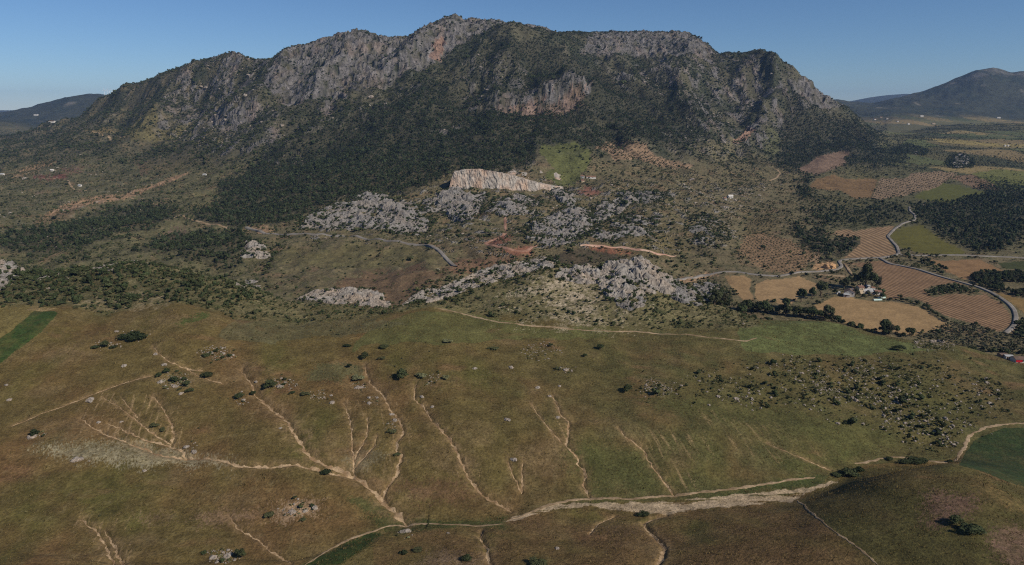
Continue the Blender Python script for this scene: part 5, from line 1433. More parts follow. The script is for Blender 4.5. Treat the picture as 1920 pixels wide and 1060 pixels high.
# little herbs in the grass
herb = ((TT > 3.2) & (TT < 5.6) & (PX > -50)) * notfield * (sstep(0.25, 0.5, fbm(TX / 22, TY / 22, 3, 131)) * 0.5 + img_mask([(410, 634), (420, 612), (560, 600), (720, 598), (760, 612), (640, 632), (500, 642)], 5, 14, 4, y1=460) * 3.0 + img_mask([(570, 712), (600, 684), (680, 682), (692, 704)], 5, 10, 4, y1=460) * 2.0
        + img_mask([(1240, 695), (1260, 682), (1440, 672), (1460, 680), (1300, 695)], 4, 10, 4, y1=460) * 2.0
        + img_mask([(395, 745), (430, 735), (480, 740), (520, 755), (560, 720), (620, 740), (560, 760), (480, 770)], 6, 10, 4, y1=460) * 1.2
        + img_mask([(240, 815), (330, 825), (330, 845), (250, 838)], 5, 10, 4, y1=460) * 1.5)
x, y, r, c = scatter(herb / 26.0)
cover('herbs', 'tufts of pale herbs and low weeds in the grass field', x, y, 0.38 * np.exp(rng.normal(0, 0.4, len(x))), P_PALE + P_BUSH[:1])

x, y, r, c = scatter((rz * (0.3 + 2.0 * n_mid).clip(0, 2) + 0.6 * zone * mm * (0.2 + 2 * n_m20).clip(0, 2)) * notfield / 150.0)
cover('scree', 'loose grey rocks lying on the slopes below the mountain', x, y, 1.2 * np.exp(rng.normal(0, 0.5, len(x))) * np.clip(y / 1000, 0.7, 2), P_STONE, -0.05)
TU = []
for i in range(3):
    R_ = np.random.default_rng(900 + i); V, F = [], []
    for k in range(9):
        a_ = R_.random() * 6.28; q = R_.normal(0, 0.45, 2); l_ = 0.6 + 0.6 * R_.random()
        b0 = len(V)
        V += [(q[0] - 0.12 * math.cos(a_), q[1] - 0.12 * math.sin(a_), 0), (q[0] + 0.12 * math.cos(a_), q[1] + 0.12 * math.sin(a_), 0), (q[0] * 1.5 + R_.normal(0, 0.15), q[1] * 1.5 + R_.normal(0, 0.15), l_)]
        F.append((b0, b0 + 1, b0 + 2))
    TU.append(proto('tuft_shape', (V, F), MAT['straw']))
tuft = (TT > 0.6) & (TT < 5.9) & notfield & (wash < 0.5) & (crop_r < 0.5) & (crop_l < 0.5) & (PX > -120) & (PX < 2040)
x, y, r, c = scatter(tuft * (0.5 + 1.1 * n_mid + 0.6 * n_fin).clip(0.05, 2) / 0.75)
cover('grass_tufts', 'tufts of dry grass all over the brown hillside', x, y, 0.30 * np.exp(rng.normal(0, 0.4, len(x))), TU, 0.0)
# shrubs and trees with foliage and stem
NEAR = {}
for k, (mt, rz, zc, th) in {'round': ('dark', 0.95, 0.72, 0.35), 'low': ('dark', 0.6, 0.4, 0.2), 'grey': ('bush', 0.6, 0.4, 0.2), 'pale': ('pale_bush', 0.7, 0.45, 0.2)}.items():
    NEAR[k] = [(mk_mesh('foliage', crown(700 + i + 20 * len(k), 13, 760, 0.2, 1.0, rz, zc, 2, 0.66), MAT[mt]), mk_mesh('stem', trunk_parts(720 + i, th, 0.07, 0.35), MAT['bark'])) for i in range(3)]
NEAR['tree'] = [(mk_mesh('foliage', crown(760 + i, 12, 560, 0.18, 0.85, 1.0, 1.15, 2, 0.72), MAT['tree']), mk_mesh('stem', trunk_parts(770 + i, 0.6, 0.08, 0.4), MAT['bark'])) for i in range(3)]
NEAR['tall'] = [(mk_mesh('foliage', crown(780 + i, 16, 760, 0.16, 0.55, 1.45, 1.75, 2, 0.66), MAT['tree']), mk_mesh('stem', trunk_parts(790 + i, 1.0, 0.06, 0.3), MAT['bark'])) for i in range(3)]

def plant(kind, px, py, wpx, label, cat='shrub', group=None, name='shrub', stretch=1.0, squash=1.0, ymin=0.0):
    p_ = hit(px, py, ymin)
    depth = math.hypot(p_[0], p_[1])
    rad = 0.46 * wpx * p_[1] / FPX / 0.92
    e = empty(name, (p_[0], p_[1], p_[2] - 0.05 * rad), random.random() * 6.28)
    e.scale = (rad * stretch * random.uniform(0.8, 1.25), rad / max(stretch, 1) ** 0.5 * random.uniform(0.8, 1.2), rad * squash * random.uniform(0.68, 0.95))
    if stretch != 1.0:
        e.rotation_euler = (0, 0, random.uniform(-0.3, 0.3))
    fo, st = random.choice(NEAR[kind])
    for nm, me in (('foliage', fo), ('stem', st)):
        o = link(bpy.data.objects.new(nm, me)); o.parent = e
    tag(e, label, cat, group)
    return e

SH = [
    ('low', 252, 636, 44, 'widest low dark thicket on the brown field near its upper edge', 1.2),
    ('low', 178, 653, 15, 'leftmost of three small dark bushes on the upper left field', 1),
    ('round', 197, 651, 17, 'middle and tallest of three small dark bushes on the upper left field', 1),
    ('low', 212, 653, 15, 'rightmost of three small dark bushes on the upper left field', 1),
    ('round', 683, 672, 17, 'round dark bush at the upper middle of the field', 1),
    ('round', 752, 709, 25, 'largest round dark bush standing alone in the middle of the field', 1),
    ('grey', 736, 707, 8, 'tiny bush just left of the lone round bush', 1),
    ('pale', 836, 711, 17, 'pale green pointed bush right of the lone round bush', 1),
    ('round', 299, 707, 17, 'bush at the left end of the leafy rock cluster', 1),
    ('round', 314, 699, 16, 'rearmost bush of the leafy rock cluster at left', 1),
    ('round', 325, 716, 20, 'biggest bush in the middle of the leafy rock cluster', 1),
    ('round', 346, 713, 14, 'small bush at upper right of the leafy rock cluster', 1),
    ('round', 350, 724, 17, 'bush at the right side of the leafy rock cluster', 1),
    ('round', 354, 736, 17, 'frontmost bush of the leafy rock cluster', 1),
    ('low', 332, 697, 10, 'little bush behind the biggest bush of the leafy rock cluster', 1),
    ('grey', 311, 728, 11, 'grey little bush at the lower left of the leafy rock cluster', 1),
    ('grey', 337, 731, 9, 'grey little bush low in the middle of the leafy rock cluster', 1),
    ('low', 387, 707, 24, 'low green thicket right of the leafy rock cluster', 1.1),
    ('round', 449, 747, 19, 'dark bush beside the top of the wide gully', 1),
    ('round', 475, 742, 13, 'smaller dark bush right of the bush at the gully top', 1),
    ('round', 505, 728, 24, 'large dark bush above the wide gully', 1),
    ('round', 534, 713, 10, 'small bush at the back of the bare pale mound', 1),
    ('round', 532, 723, 9, 'small bush in front on the bare pale mound', 1),
    ('low', 548, 738, 12, 'low bush below the bare pale mound', 1),
    ('grey', 572, 741, 18, 'grey bush low right of the bare pale mound', 1.2),
    ('round', 65, 818, 19, 'dark bush on stones near the left edge', 1),
    ('round', 82, 818, 8, 'tiny bush beside the dark bush near the left edge', 1),
    ('round', 452, 1046, 27, 'large bush at the right of the stony patch at the bottom', 1),
    ('round', 416, 1054, 16, 'smaller bush low on the stony patch at the bottom', 1),
    ('low', 383, 1038, 14, 'low bush at the left end of the stony patch at the bottom', 1),
    ('grey', 505, 968, 22, 'grey green bush left of the pinkish bare mound', 1),
    ('grey', 568, 976, 13, 'small grey bush in front of the pinkish bare mound', 1),
    ('low', 610, 889, 22, 'low dark bush just below the wide gully', 1),
    ('round', 1175, 733, 19, 'dark bush at the left tip of the stony slope', 1),
    ('low', 876, 1050, 26, 'dark bush at the bottom edge right of the pale bare ground', 1),
    ('low', 757, 1038, 18, 'left dark bush above the pale bare ground at the bottom', 1),
    ('grey', 783, 1034, 20, 'right bush above the pale bare ground at the bottom', 1.2),
    ('grey', 1009, 1058, 28, 'low bush at the bottom edge right of centre', 1.3),
    ('round', 1126, 655, 17, 'dark bush alone high on the field below the track', 1),
    ('round', 1097, 669, 9, 'small bush left below the lone bush near the track', 1),
    ('grey', 925, 656, 18, 'flat grey bush in the upper centre of the field', 1.3),
    ('pale', 840, 643, 17, 'pale green flat bush in the upper centre of the field', 1.1),
    ('grey', 716, 674, 14, 'yellowish little bush right of the round bush at upper middle', 1),
    ('grey', 720, 652, 16, 'brownish scrub clump above the round bush at upper middle', 1.3),
    ('low', 650, 650, 12, 'brown clump left of the brownish scrub clump', 1.4),
    ('round', 1682, 657, 21, 'dark bush alone on the green slope at right', 1.2),
    ('round', 1450, 685, 17, 'round bush at the upper edge of the stony slope', 1),
    ('low', 1714, 868, 34, 'long low dark thicket by the track near the dark crop', 1.5),
    ('low', 1667, 862, 18, 'low green bush by the bend of the stream track', 1),
    ('low', 1783, 867, 14, 'small dark bush where the track meets the dark crop', 1),
    ('low', 1570, 893, 22, 'left part of the green thicket in the stream fold', 1),
    ('low', 1593, 892, 32, 'tallest middle part of the green thicket in the stream fold', 1),
    ('low', 1612, 884, 22, 'right part of the green thicket in the stream fold', 1),
    ('low', 1206, 967, 22, 'small dark bush at the bank below the sandy stream bed', 1.4),
    ('low', 385, 668, 14, 'left bush in the ring of bushes at the upper left', 1),
    ('low', 405, 659, 12, 'rear bush in the ring of bushes at the upper left', 1),
    ('low', 418, 671, 10, 'front bush in the ring of bushes at the upper left', 1),
    ('low', 430, 668, 13, 'right bush in the ring of bushes at the upper left', 1),
    ('low', 395, 662, 8, 'small bush in the rear left of the ring of bushes', 1),
    ('pale', 672, 712, 22, 'greyish weedy clump behind the flat boulder in the field', 1.1),
    ('pale', 790, 708, 20, 'faint pale weeds at the head of the long clean gully', 1.2),
    ('grey', 735, 812, 16, 'bush in the stony patch beside the crooked gully', 1.2),
    ('grey', 745, 854, 14, 'small bush where the crooked gully narrows', 1),
    ('grey', 290, 800, 18, 'olive bush between the rills of the left fan', 1.1),
    ('grey', 305, 808, 14, 'olive bush right of the other one in the left fan', 1),
    ('round', 655, 690, 12, 'dark clump at the left side of the upper grey weeds', 1),
]
for k, px, py, w, lab, st in SH:
    plant(k, px, py, w, lab, 'shrub', None, 'shrub', st)
plant('round', 1791, 983, 34, 'left and smaller dark tree on the pink patch of the knoll', 'tree', None, 'tree', 1.0, 0.8)
plant('round', 1818, 1000, 48, 'right and larger dark tree on the knoll at bottom right', 'tree', None, 'tree', 1.25, 0.75)

# boulders in the grass
iv3, iF3 = icos(3)
BM = []
for i in range(5):
    nn = 0.85 + 0.42 * fbm(iv3[:, 0] * 1.6 + 5 * i, iv3[:, 1] * 1.6 + 0.7 * iv3[:, 2], 4, 640 + i)
    nn = 0.6 * nn + 0.4 * np.floor(nn * 6) / 6
    V = iv3 * nn[:, None] * np.array([1, 0.8, 0.5])
    BM.append(mk_mesh('boulder', (V, iF3), MAT['boulder']))
BO = [
    (672, 727, 16, 'flat grey boulder in the green ring right of the grey weeds'), (692, 756, 12, 'grey stone heap left of the crooked gully'),
    (734, 777, 11, 'pinkish boulder at the top of the stony island'), (740, 788, 13, 'grey boulder with a hollow below the pinkish boulder'),
    (737, 808, 14, 'flat grey boulder low in the stony island'), (791, 744, 11, 'pinkish boulder just right of the long clean gully head'),
    (811, 763, 10, 'pinkish boulder right of the long clean gully'), (951, 787, 15, 'grey boulder alone in the centre right of the field'),
    (1046, 783, 12, 'boulder in the fork of the green ended gully'), (964, 862, 16, 'grey mound boulder at the head of two faint rills'),
    (1008, 727, 13, 'round pale boulder above the green ended gully'), (1030, 743, 10, 'dark boulder at the top of the green ended gully'),
    (1049, 724, 9, 'small grey boulder right of the round pale boulder'), (308, 684, 12, 'pale stone ring left of the ring of bushes'),
    (170, 750, 20, 'grey boulder on the left field beside the faint rill'), (145, 862, 24, 'big dark topped boulder on the left below the greyish patch'),
    (271, 883, 11, 'small boulder alone below the greyish grass patch'), (350, 838, 13, 'upper grey boulder at the foot of the left fan'),
    (364, 847, 15, 'lower grey boulder at the foot of the left fan'), (17, 750, 12, 'pale boulder near the left edge above the lone bush'),
    (12, 722, 9, 'small pale boulder at the left edge'), (233, 686, 13, 'pale boulder beside weeds on the upper left field'),
    (219, 622, 11, 'small pale stone patch below the scrub hill'), (623, 755, 14, 'grey boulder right of the bare pale mound'),
    (762, 998, 26, 'broad grey mound south of the stream fold'), (1045, 1029, 13, 'small pale boulder on the bare red slope at the bottom'),
    (1060, 694, 15, 'low pale stones in the upper right of the field'), (958, 689, 13, 'pale stones in the upper middle of the field'),
    (890, 691, 11, 'small stones left of the upper middle stones'), (292, 664, 11, 'pale flat stone at the upper left'),
    (228, 791, 8, 'small boulder between the left fan rills'), (185, 792, 10, 'grey boulder above the left fan'),
    (526, 803, 8, 'pale boulder left of the wide gully'), (840, 1000, 8, 'tiny pale stone south of the stream'),
    (1732, 385, 7, 'lone pale rock by the top of the winding road'), (972, 384, 11, 'pale flat topped rock below the orange cliff'),
    (1392, 607, 10, 'white round boulder at the right end of the scrub hill'), (1750, 640, 14, 'left pale boulder of a group above the dark olive grove'),
    (1764, 641, 18, 'right pale boulder of a group above the dark olive grove'), (1215, 490, 10, 'white block on top of the jagged cream crag'),
    (820, 506, 12, 'white rubble heap below the end of the asphalt road'),
    (60, 819, 22, 'flat stone under the dark bush near the left edge'), (480, 716, 9, 'small pale stone by the wide gully head'),
    (302, 716, 16, 'grey rock at the left of the leafy rock cluster'), (328, 724, 14, 'grey rock in the middle of the leafy rock cluster'), (340, 738, 12, 'grey rock at the front of the leafy rock cluster'),
    (400, 1046, 20, 'left pale rock of the stony patch at the bottom'), (428, 1042, 22, 'right pale rock of the stony patch at the bottom'),
    (548, 960, 18, 'pale rock on the left of the pinkish bare mound'), (572, 958, 16, 'pale rock on the right of the pinkish bare mound'),
    (525, 724, 14, 'pale rock of the bare mound above the wide gully'),
]
for i, (px, py, w, lab) in enumerate(BO):
    p_ = hit(px, py)
    rad = 0.5 * w * p_[1] / FPX / 0.9
    o = link(bpy.data.objects.new('boulder', BM[i % 5]))
    o.location = tuple(p_ - np.array([0, 0, 0.04 * rad])); o.scale = (rad, rad, rad)
    o.rotation_euler = (0, 0, 1.7 * i)
    tag(o, lab, 'boulder')
p_ = hit(1556, 503, 600)
o = link(bpy.data.objects.new('earth_heap', mk_mesh('earth_heap', (iv3 * (0.85 + 0.3 * fbm(iv3[:, 0] * 1.5, iv3[:, 1] * 1.5 + iv3[:, 2], 3, 9))[:, None] * np.array([1, 1, 0.85]), iF3), plain_mat('yellow_earth', C(190, 150, 108), 0.25, 1.5, 0.1))))
o.location = tuple(p_); o.scale = (7.5, 9, 7.5); tag(o, 'yellow earth heap inside the bend of the valley road', 'earth heap')

# ------------------------------------------------------------------ trees of the valley
def along(pts, step, jit):
    W = np.array([hit(px, py, 470) for px, py in pts])
    Q, s = resample(W, step)
    return Q + np.random.default_rng(5).normal(0, jit, Q.shape)
def tree_at(x, y, rad, kind, label, group, name='tree', squash=1.0):
    e = empty(name, (x, y, float(ground(x, y)[0]) - 0.1), random.random() * 6.28)
    e.scale = (rad, rad, rad * squash)
    fo, st = random.choice(NEAR[kind])
    for nm, me in (('foliage', fo), ('stem', st)):
        o = link(bpy.data.objects.new(nm, me)); o.parent = e
    tag(e, label, 'tree', group); return e
for x, y in along([(1341, 577), (1392, 580), (1443, 587), (1490, 593), (1525, 597), (1552, 602), (1586, 611), (1606, 620), (1640, 626), (1670, 628), (1701, 632)], 3.6, 1.8):
    q1 = float(project(x, y, -20.0)[0]); kk = 1.35 if q1 < 1540 else 1.0
    wh = 'below the small tan fields' if q1 < 1480 else 'left below the farm' if q1 < 1560 else 'along the near edge of the plain tan field' if q1 < 1640 else 'near the dark olive grove'
    rr = random.uniform(1.8, 4.4) * kk
    tree_at(x, y, rr, random.choice(['tree', 'round']), ('big' if rr > 3.6 else 'middling' if rr > 2.6 else 'small') + ' dark tree in the hedge line ' + wh, 'hedge line trees')
for x, y in along([(1670, 563), (1708, 567), (1735, 575), (1749, 588), (1769, 600), (1789, 609), (1830, 610)], 4.0, 0.7):
    tree_at(x, y, random.uniform(1.2, 2.2), 'round', 'dark bush in the hedge between the plain tan field and the furrowed field', 'field boundary hedge bushes', 'hedge_bush')
for x, y in along([(1705, 488), (1730, 491), (1750, 497), (1765, 504), (1772, 509)], 5.0, 1.2):
    tree_at(x, y, random.uniform(2.0, 3.0), 'tree', 'dark tree in the row beside the sweeping road', 'roadside trees')
for px, py, w, lab in [
    (1502, 567, 24, 'brownish round tree left of the farm'), (1473, 578, 18, 'brown tree further left of the farm'), (1538, 556, 26, 'big dark tree beside the left of the farm'),
    (1522, 560, 18, 'dark tree between the brownish tree and the farm'), (1657, 624, 24, 'leafy tree standing alone in the hedge below the tan field'),
    (1582, 543, 18, 'dark tree behind the white farmhouse'), (1604, 556, 13, 'dark tree in front of the farmhouse'), (1628, 557, 9, 'garden tree right of the farmhouse'),
    (1642, 556, 9, 'garden tree before the white sheds'), (1655, 560, 9, 'garden tree at the right end of the farm'), (1618, 559, 8, 'small garden tree near the terracotta house'),
    (1597, 534, 11, 'dark tree under the tall eucalyptus group'), (1565, 553, 10, 'dark bush by the small white hut'),
]:
    p_ = hit(px, py, 480)
    tree_at(p_[0], p_[1], 0.5 * w * p_[1] / FPX / 0.85, 'tree', lab, None)
for px, py, w, hs, lab in [(1608, 543, 15, 1.15, 'left of the tall dark eucalyptus trees behind the farm'), (1622, 543, 20, 1.3, 'tallest dark eucalyptus behind the farm'), (1634, 544, 16, 1.2, 'third dark eucalyptus behind the farm'), (1643, 545, 15, 0.95, 'right and shortest dark eucalyptus behind the farm'), (1552, 597, 17, 0.75, 'tall dark rounded tree standing up from the hedge line'), (1527, 599, 16, 0.7, 'dark rounded tree left of the tall hedge tree')]:
    p_ = hit(px, py, 480)
    tree_at(p_[0], p_[1], 0.62 * w * p_[1] / FPX / 0.55, 'tall', lab, None, 'tree', hs * 0.56)

ORD = ['first', 'second', 'third', 'fourth', 'fifth', 'sixth', 'seventh', 'eighth', 'ninth', 'tenth', 'eleventh', 'twelfth', 'thirteenth', 'fourteenth', 'fifteenth', 'sixteenth', 'seventeenth', 'eighteenth', 'nineteenth', 'twentieth']
ORD += ['twenty-' + w_ for w_ in ORD[:9]] + ['thirtieth'] + ['thirty-' + w_ for w_ in ORD[:9]] + ['fortieth'] + ['forty-' + w_ for w_ in ORD[:9]] + ['fiftieth'] + ['fifty-' + w_ for w_ in ORD[:9]]
def row_words(x, row):
    """ordinal words for the row (front to back) and for the place in it (left to right)"""
    ur = {v: i for i, v in enumerate(sorted(set(row.tolist())))}
    out = [''] * len(x)
    for v in ur:
        ii = np.nonzero(row == v)[0]; ii = ii[np.argsort(x[ii])]
        for j, i in enumerate(ii):
            out[i] = (ORD[min(j, len(ORD) - 1)], ORD[min(ur[v], len(ORD) - 1)])
    return out
def lattice(ppoly, dx, dy, ang, jit, ymin, ymax=3000, rows=False):
    W = np.array([hit(px, py, ymin) for px, py in ppoly])
    cx, cy_ = W[:, 0].mean(), W[:, 1].mean()
    R = max(np.ptp(W[:, 0]), np.ptp(W[:, 1]))
    n, k = int(R / dx) + 1, int(R / dy) + 1
    U, V = np.meshgrid(np.arange(-n, n + 1) * dx, np.arange(-k, k + 1) * dy)
    U, V = U.ravel(), V.ravel()
    Rg = np.random.default_rng(3)
    U = U + Rg.normal(0, jit, U.shape); V = V + Rg.normal(0, jit, V.shape)
    ca, sa = math.cos(math.radians(ang)), math.sin(math.radians(ang))
    X, Y = cx + U * ca - V * sa, cy_ + U * sa + V * ca
    ins = pip(X, Y, [tuple(w[:2]) for w in W]) & (Y < ymax)
    if rows:
        return X[ins], Y[ins], np.repeat(np.arange(-k, k + 1), 2 * n + 1)[ins]
    return X[ins], Y[ins]
X, Y, RW = lattice([(1384, 476), (1396, 446), (1450, 442), (1490, 455), (1532, 482), (1512, 505), (1470, 516), (1416, 498)], 6.2, 9.5, 28, 0.5, 560, rows=True)
RWW = row_words(X, RW)
lab_ol = 'olive tree in the tidy rows on the slope above the valley road'
OLM = [p_.data for p_ in P_OLIVE]
for i in range(min(300, len(X))):
    inst('olive_tree', OLM[random.randrange(3)], X[i], Y[i], random.uniform(1.2, 1.7), 'olive tree, %s from left in the %s row above the valley road' % RWW[i], 'olive tree', 'olive rows above the valley road')
gx, gy, gs = [], [], []
for pl, dx, dy, ang, ym, s_ in [
    ([(1112, 278), (1143, 265), (1177, 264), (1214, 270), (1224, 292), (1260, 300), (1231, 311), (1197, 299), (1149, 299)], 12, 16, 10, 900, 2.7),
    ([(1634, 372), (1650, 335), (1701, 334), (1708, 326), (1762, 321), (1796, 325), (1755, 353), (1694, 367), (1653, 374)], 19, 5.5, 3, 900, 1.9),
    ([(1395, 430), (1410, 405), (1445, 398), (1470, 415), (1440, 440), (1400, 442)], 8, 10, 35, 700, 1.5),
    ([(1778, 290), (1850, 292), (1930, 296), (1930, 318), (1860, 312), (1800, 318)], 22, 12, 12, 900, 2.6),
    ([(30, 326), (40, 318), (100, 296), (104, 304), (60, 326)], 11, 14, 10, 900, 2.4),
    ([(70, 455), (160, 420), (180, 430), (110, 465)], 10, 12, 10, 600, 2.0)]:
    X, Y = lattice(pl, dx, dy, ang, 0.8, ym)
    gx.append(X); gy.append(Y); gs.append(np.full(len(X), s_) * np.random.default_rng(2).uniform(0.8, 1.2, len(X)))
cover('olive_grove', 'distant olive trees planted in rows', np.concatenate(gx), np.concatenate(gy), np.concatenate(gs), P_OLIVE)
X, Y, RW = lattice([(1712, 632), (1760, 615), (1790, 608), (1830, 612), (1876, 628), (1960, 625), (1960, 668), (1890, 662), (1830, 655), (1780, 648)], 5.2, 5.6, 20, 1.0, 440, 640, rows=True)
RWW = row_words(X, RW)
o_ = np.argsort(Y)
for i in o_[:140]:
    inst('olive_tree', OLM[random.randrange(3)], X[i], Y[i], random.uniform(1.6, 2.3), 'dark olive tree, %s from left in the %s row of the dense grove at right' % RWW[i], 'olive tree', 'dense dark olive grove at right')
# dark woods right of the fields and the tree island
wx, wy = [], []
for pl, d_ in [([(1816, 520), (1845, 507), (1880, 512), (1930, 512), (1930, 530), (1875, 531), (1880, 545), (1930, 552), (1930, 560), (1860, 545), (1830, 535)], 4.2), ([(1736, 552), (1755, 541), (1790, 534), (1824, 546), (1840, 551), (1790, 549), (1750, 556)], 4.5), ([(1905, 600), (1960, 600), (1960, 640), (1900, 632)], 4.5), ([(1790, 660), (1800, 655), (1960, 665), (1960, 668), (1850, 664)], 4.0)]:
    X, Y = lattice(pl, d_, d_, 15, 1.4, 440)
    wx.append(X); wy.append(Y)
wx, wy = np.concatenate(wx), np.concatenate(wy)
print('WOODS', len(wx))
for i in range(min(len(wx), 160)):
    right = wy[i] > 0
    rr = random.uniform(1.9, 3.4); szw = 'big ' if rr > 2.9 else 'middling ' if rr > 2.4 else 'small '
    tree_at(wx[i], wy[i], rr, 'tree', szw + ('dark tree on the island inside the big furrowed field' if 1730 < project(wx[i], wy[i], -20.0)[0] < 1850 and wy[i] < 720 and project(wx[i], wy[i], -20.0)[1] > 530 else 'dark tree at the ' + cell_words(*map(float, project(wx[i], wy[i], -20.0)), 1790, 1930, 505, 668) + ' of the woods beyond the sweeping road'), 'dark woods on the right')
if len(wx) > 160:
    cover('woods', 'remaining dark woods at the right edge', wx[160:], wy[160:], np.full(len(wx) - 160, 2.4), P_DARK)

# ------------------------------------------------------------------ buildings
MAT['white'] = plain_mat('white_render', C(214, 208, 198), 0.06, 1.0, 0.01, C(196, 188, 176), 0.4)
MAT['cream'] = plain_mat('cream_render', C(204, 182, 152), 0.08, 1.0, 0.01)
MAT['stone_wall'] = plain_mat('rubble_wall', C(140, 118, 98), 0.3, 2.0, 0.06)
MAT['tile'] = plain_mat('clay_tiles', C(132, 100, 82), 0.25, 2.0, 0.05, C(116, 90, 76), 0.3)
MAT['grey_roof'] = plain_mat('fibre_sheet_roof', C(170, 170, 168), 0.12, 1.0, 0.03, C(150, 148, 144), 0.3)
MAT['brown_roof'] = plain_mat('old_brown_tiles', C(112, 92, 80), 0.3, 2.0, 0.05, C(96, 82, 72), 0.3)
MAT['red'] = plain_mat('red_sheet', C(190, 40, 52), 0.1, 1.0, 0.02)
MAT['glass'] = plain_mat('dark_glass', C(40, 44, 48), 0.1, 1.0, 0.0, rough=0.2)
MAT['wood'] = plain_mat('brown_door', C(86, 62, 46), 0.15, 3.0, 0.01)
MAT['steel'] = plain_mat('white_steel', C(232, 232, 232), 0.02, 1.0, 0.0, rough=0.5)

def boxv(x0, x1, y0, y1, z0, z1):
    V = [(x0, y0, z0), (x1, y0, z0), (x1, y1, z0), (x0, y1, z0), (x0, y0, z1), (x1, y0, z1), (x1, y1, z1), (x0, y1, z1)]
    return V, [(0, 3, 2, 1), (4, 5, 6, 7), (0, 1, 5, 4), (1, 2, 6, 5), (2, 3, 7, 6), (3, 0, 4, 7)]

def part(name, VF, mat, parent):
    return mesh_obj(name, VF[0], VF[1], mat, parent)

def house(px, py, w, d, h, rot, wall, roof, label, roof_h=1.6, ridge='x', name='house', nwin=3, door=True, chimney=False, ymin=480, cat='house', z=None):
    p_ = hit(px, py, ymin)
    e = empty(name, (p_[0], p_[1], p_[2]), math.radians(rot))
    W, D = w / 2, d / 2
    if ridge == 'x':
        V = [(-W, -D, -1), (W, -D, -1), (W, D, -1), (-W, D, -1), (-W, -D, h), (W, -D, h), (W, D, h), (-W, D, h), (-W, 0, h + roof_h), (W, 0, h + roof_h)]
        F = [(0, 1, 5, 4), (2, 3, 7, 6), (1, 2, 6, 9, 5), (3, 0, 4, 8, 7)]
    else:
        V = [(-W, -D, -1), (W, -D, -1), (W, D, -1), (-W, D, -1), (-W, -D, h), (W, -D, h), (W, D, h), (-W, D, h), (0, -D, h + roof_h), (0, D, h + roof_h)]
        F = [(0, 1, 5, 8, 4), (2, 3, 7, 9, 6), (1, 2, 6, 5), (3, 0, 4, 7)]
    part('wall', (V, F), wall, e)
    o_, t_ = 0.35, 0.18
    if ridge == 'x':
        sl_ = roof_h / D
        R = [(-W - o_, -D - o_, h - o_ * sl_), (W + o_, -D - o_, h - o_ * sl_), (W + o_, 0, h + roof_h), (-W - o_, 0, h + roof_h), (W + o_, D + o_, h - o_ * sl_), (-W - o_, D + o_, h - o_ * sl_)]
    else:
        sl_ = roof_h / W
        R = [(-W - o_, D + o_, h - o_ * sl_), (-W - o_, -D - o_, h - o_ * sl_), (0, -D - o_, h + roof_h), (0, D + o_, h + roof_h), (W + o_, -D - o_, h - o_ * sl_), (W + o_, D + o_, h - o_ * sl_)]
    R2 = [(a_, b_, c_ + 0.03) for a_, b_, c_ in R] + [(a_, b_, c_ + 0.03 + t_) for a_, b_, c_ in R]
    rf = part('roof', (R2, [(6, 7, 8, 9), (9, 8, 10, 11), (3, 2, 1, 0), (5, 4, 2, 3), (0, 1, 7, 6), (4, 5, 11, 10), (1, 2, 8, 7), (2, 4, 10, 8), (3, 0, 6, 9), (5, 3, 9, 11)]), roof, e)
    if chimney:
        part('chimney', boxv(W * 0.4 - 0.35, W * 0.4 + 0.35, -0.35, 0.35, h + 0.3, h + roof_h + 0.9), wall, rf)
    for k in range(nwin):
        xw = -W + (k + 0.5 + (0.5 if door else 0)) * w / (nwin + (1 if door else 0))
        zw = min(h - 1.5, 1.2) if h < 4.5 else h - 2.0
        wn_ = part('window', boxv(xw - 0.5, xw + 0.5, -D - 0.04, -D + 0.02, zw, zw + 1.1), MAT['glass'], e)
        part('sill', boxv(xw - 0.6, xw + 0.6, -D - 0.12, -D - 0.045, zw - 0.12, zw - 0.01), wall, wn_)
    if door:
        xw = -W + 0.5 * w / (nwin + 1)
        part('door', boxv(xw - 0.5, xw + 0.5, -D - 0.05, -D + 0.02, -0.2, 2.05), MAT['wood'], e)
    tag(e, label, cat)
    return e

house(1592, 555, 8.5, 8, 4.6, -22, MAT['white'], MAT['brown_roof'], 'white gabled farmhouse at the left of the farm', 2.0, 'y', nwin=3, chimney=True)
house(1587, 557, 5, 4, 2.6, -22, MAT['white'], MAT['grey_roof'], 'small white annex in front of the farmhouse', 0.8, 'x', nwin=1)
house(1603, 549, 6, 6, 3.6, 12, MAT['white'], MAT['tile'], 'white wing between farmhouse and terracotta house', 1.3, 'x', nwin=2, door=False)
house(1611.5, 550, 5, 5.5, 6.2, 8, MAT['cream'], MAT['tile'], 'tall cream house with clay roof in the farm', 1.5, 'x', nwin=2, chimney=True)
house(1624, 549, 11, 6, 2.8, 14, MAT['white'], MAT['grey_roof'], 'long low shed with pale grey roof right of the cream house', 1.0, 'x', nwin=3, name='shed', cat='shed')
house(1636, 551, 8, 5, 2.8, 8, MAT['white'], MAT['grey_roof'], 'second pale roofed shed in the farm row', 0.9, 'x', nwin=2, name='shed', cat='shed')
house(1645, 552, 6, 5, 2.8, -5, MAT['white'], MAT['tile'], 'reddish roofed white shed at the right end of the farm', 1.2, 'x', nwin=1, name='shed', cat='shed')
house(1636, 546, 3.2, 3, 3.6, 0, MAT['white'], MAT['tile'], 'little white tower shed behind the farm row', 0.8, 'x', nwin=1, door=False, name='shed', cat='shed')
house(1623, 541, 7, 4, 2.6, 6, MAT['white'], MAT['grey_roof'], 'pale roofed shed under the tall eucalyptus trees', 0.8, 'x', nwin=1, name='shed', cat='shed')
house(1571, 552, 3, 2.6, 2.2, 0, MAT['white'], MAT['grey_roof'], 'tiny white hut at the left of the farm', 0.6, 'x', nwin=0, name='hut', cat='hut')
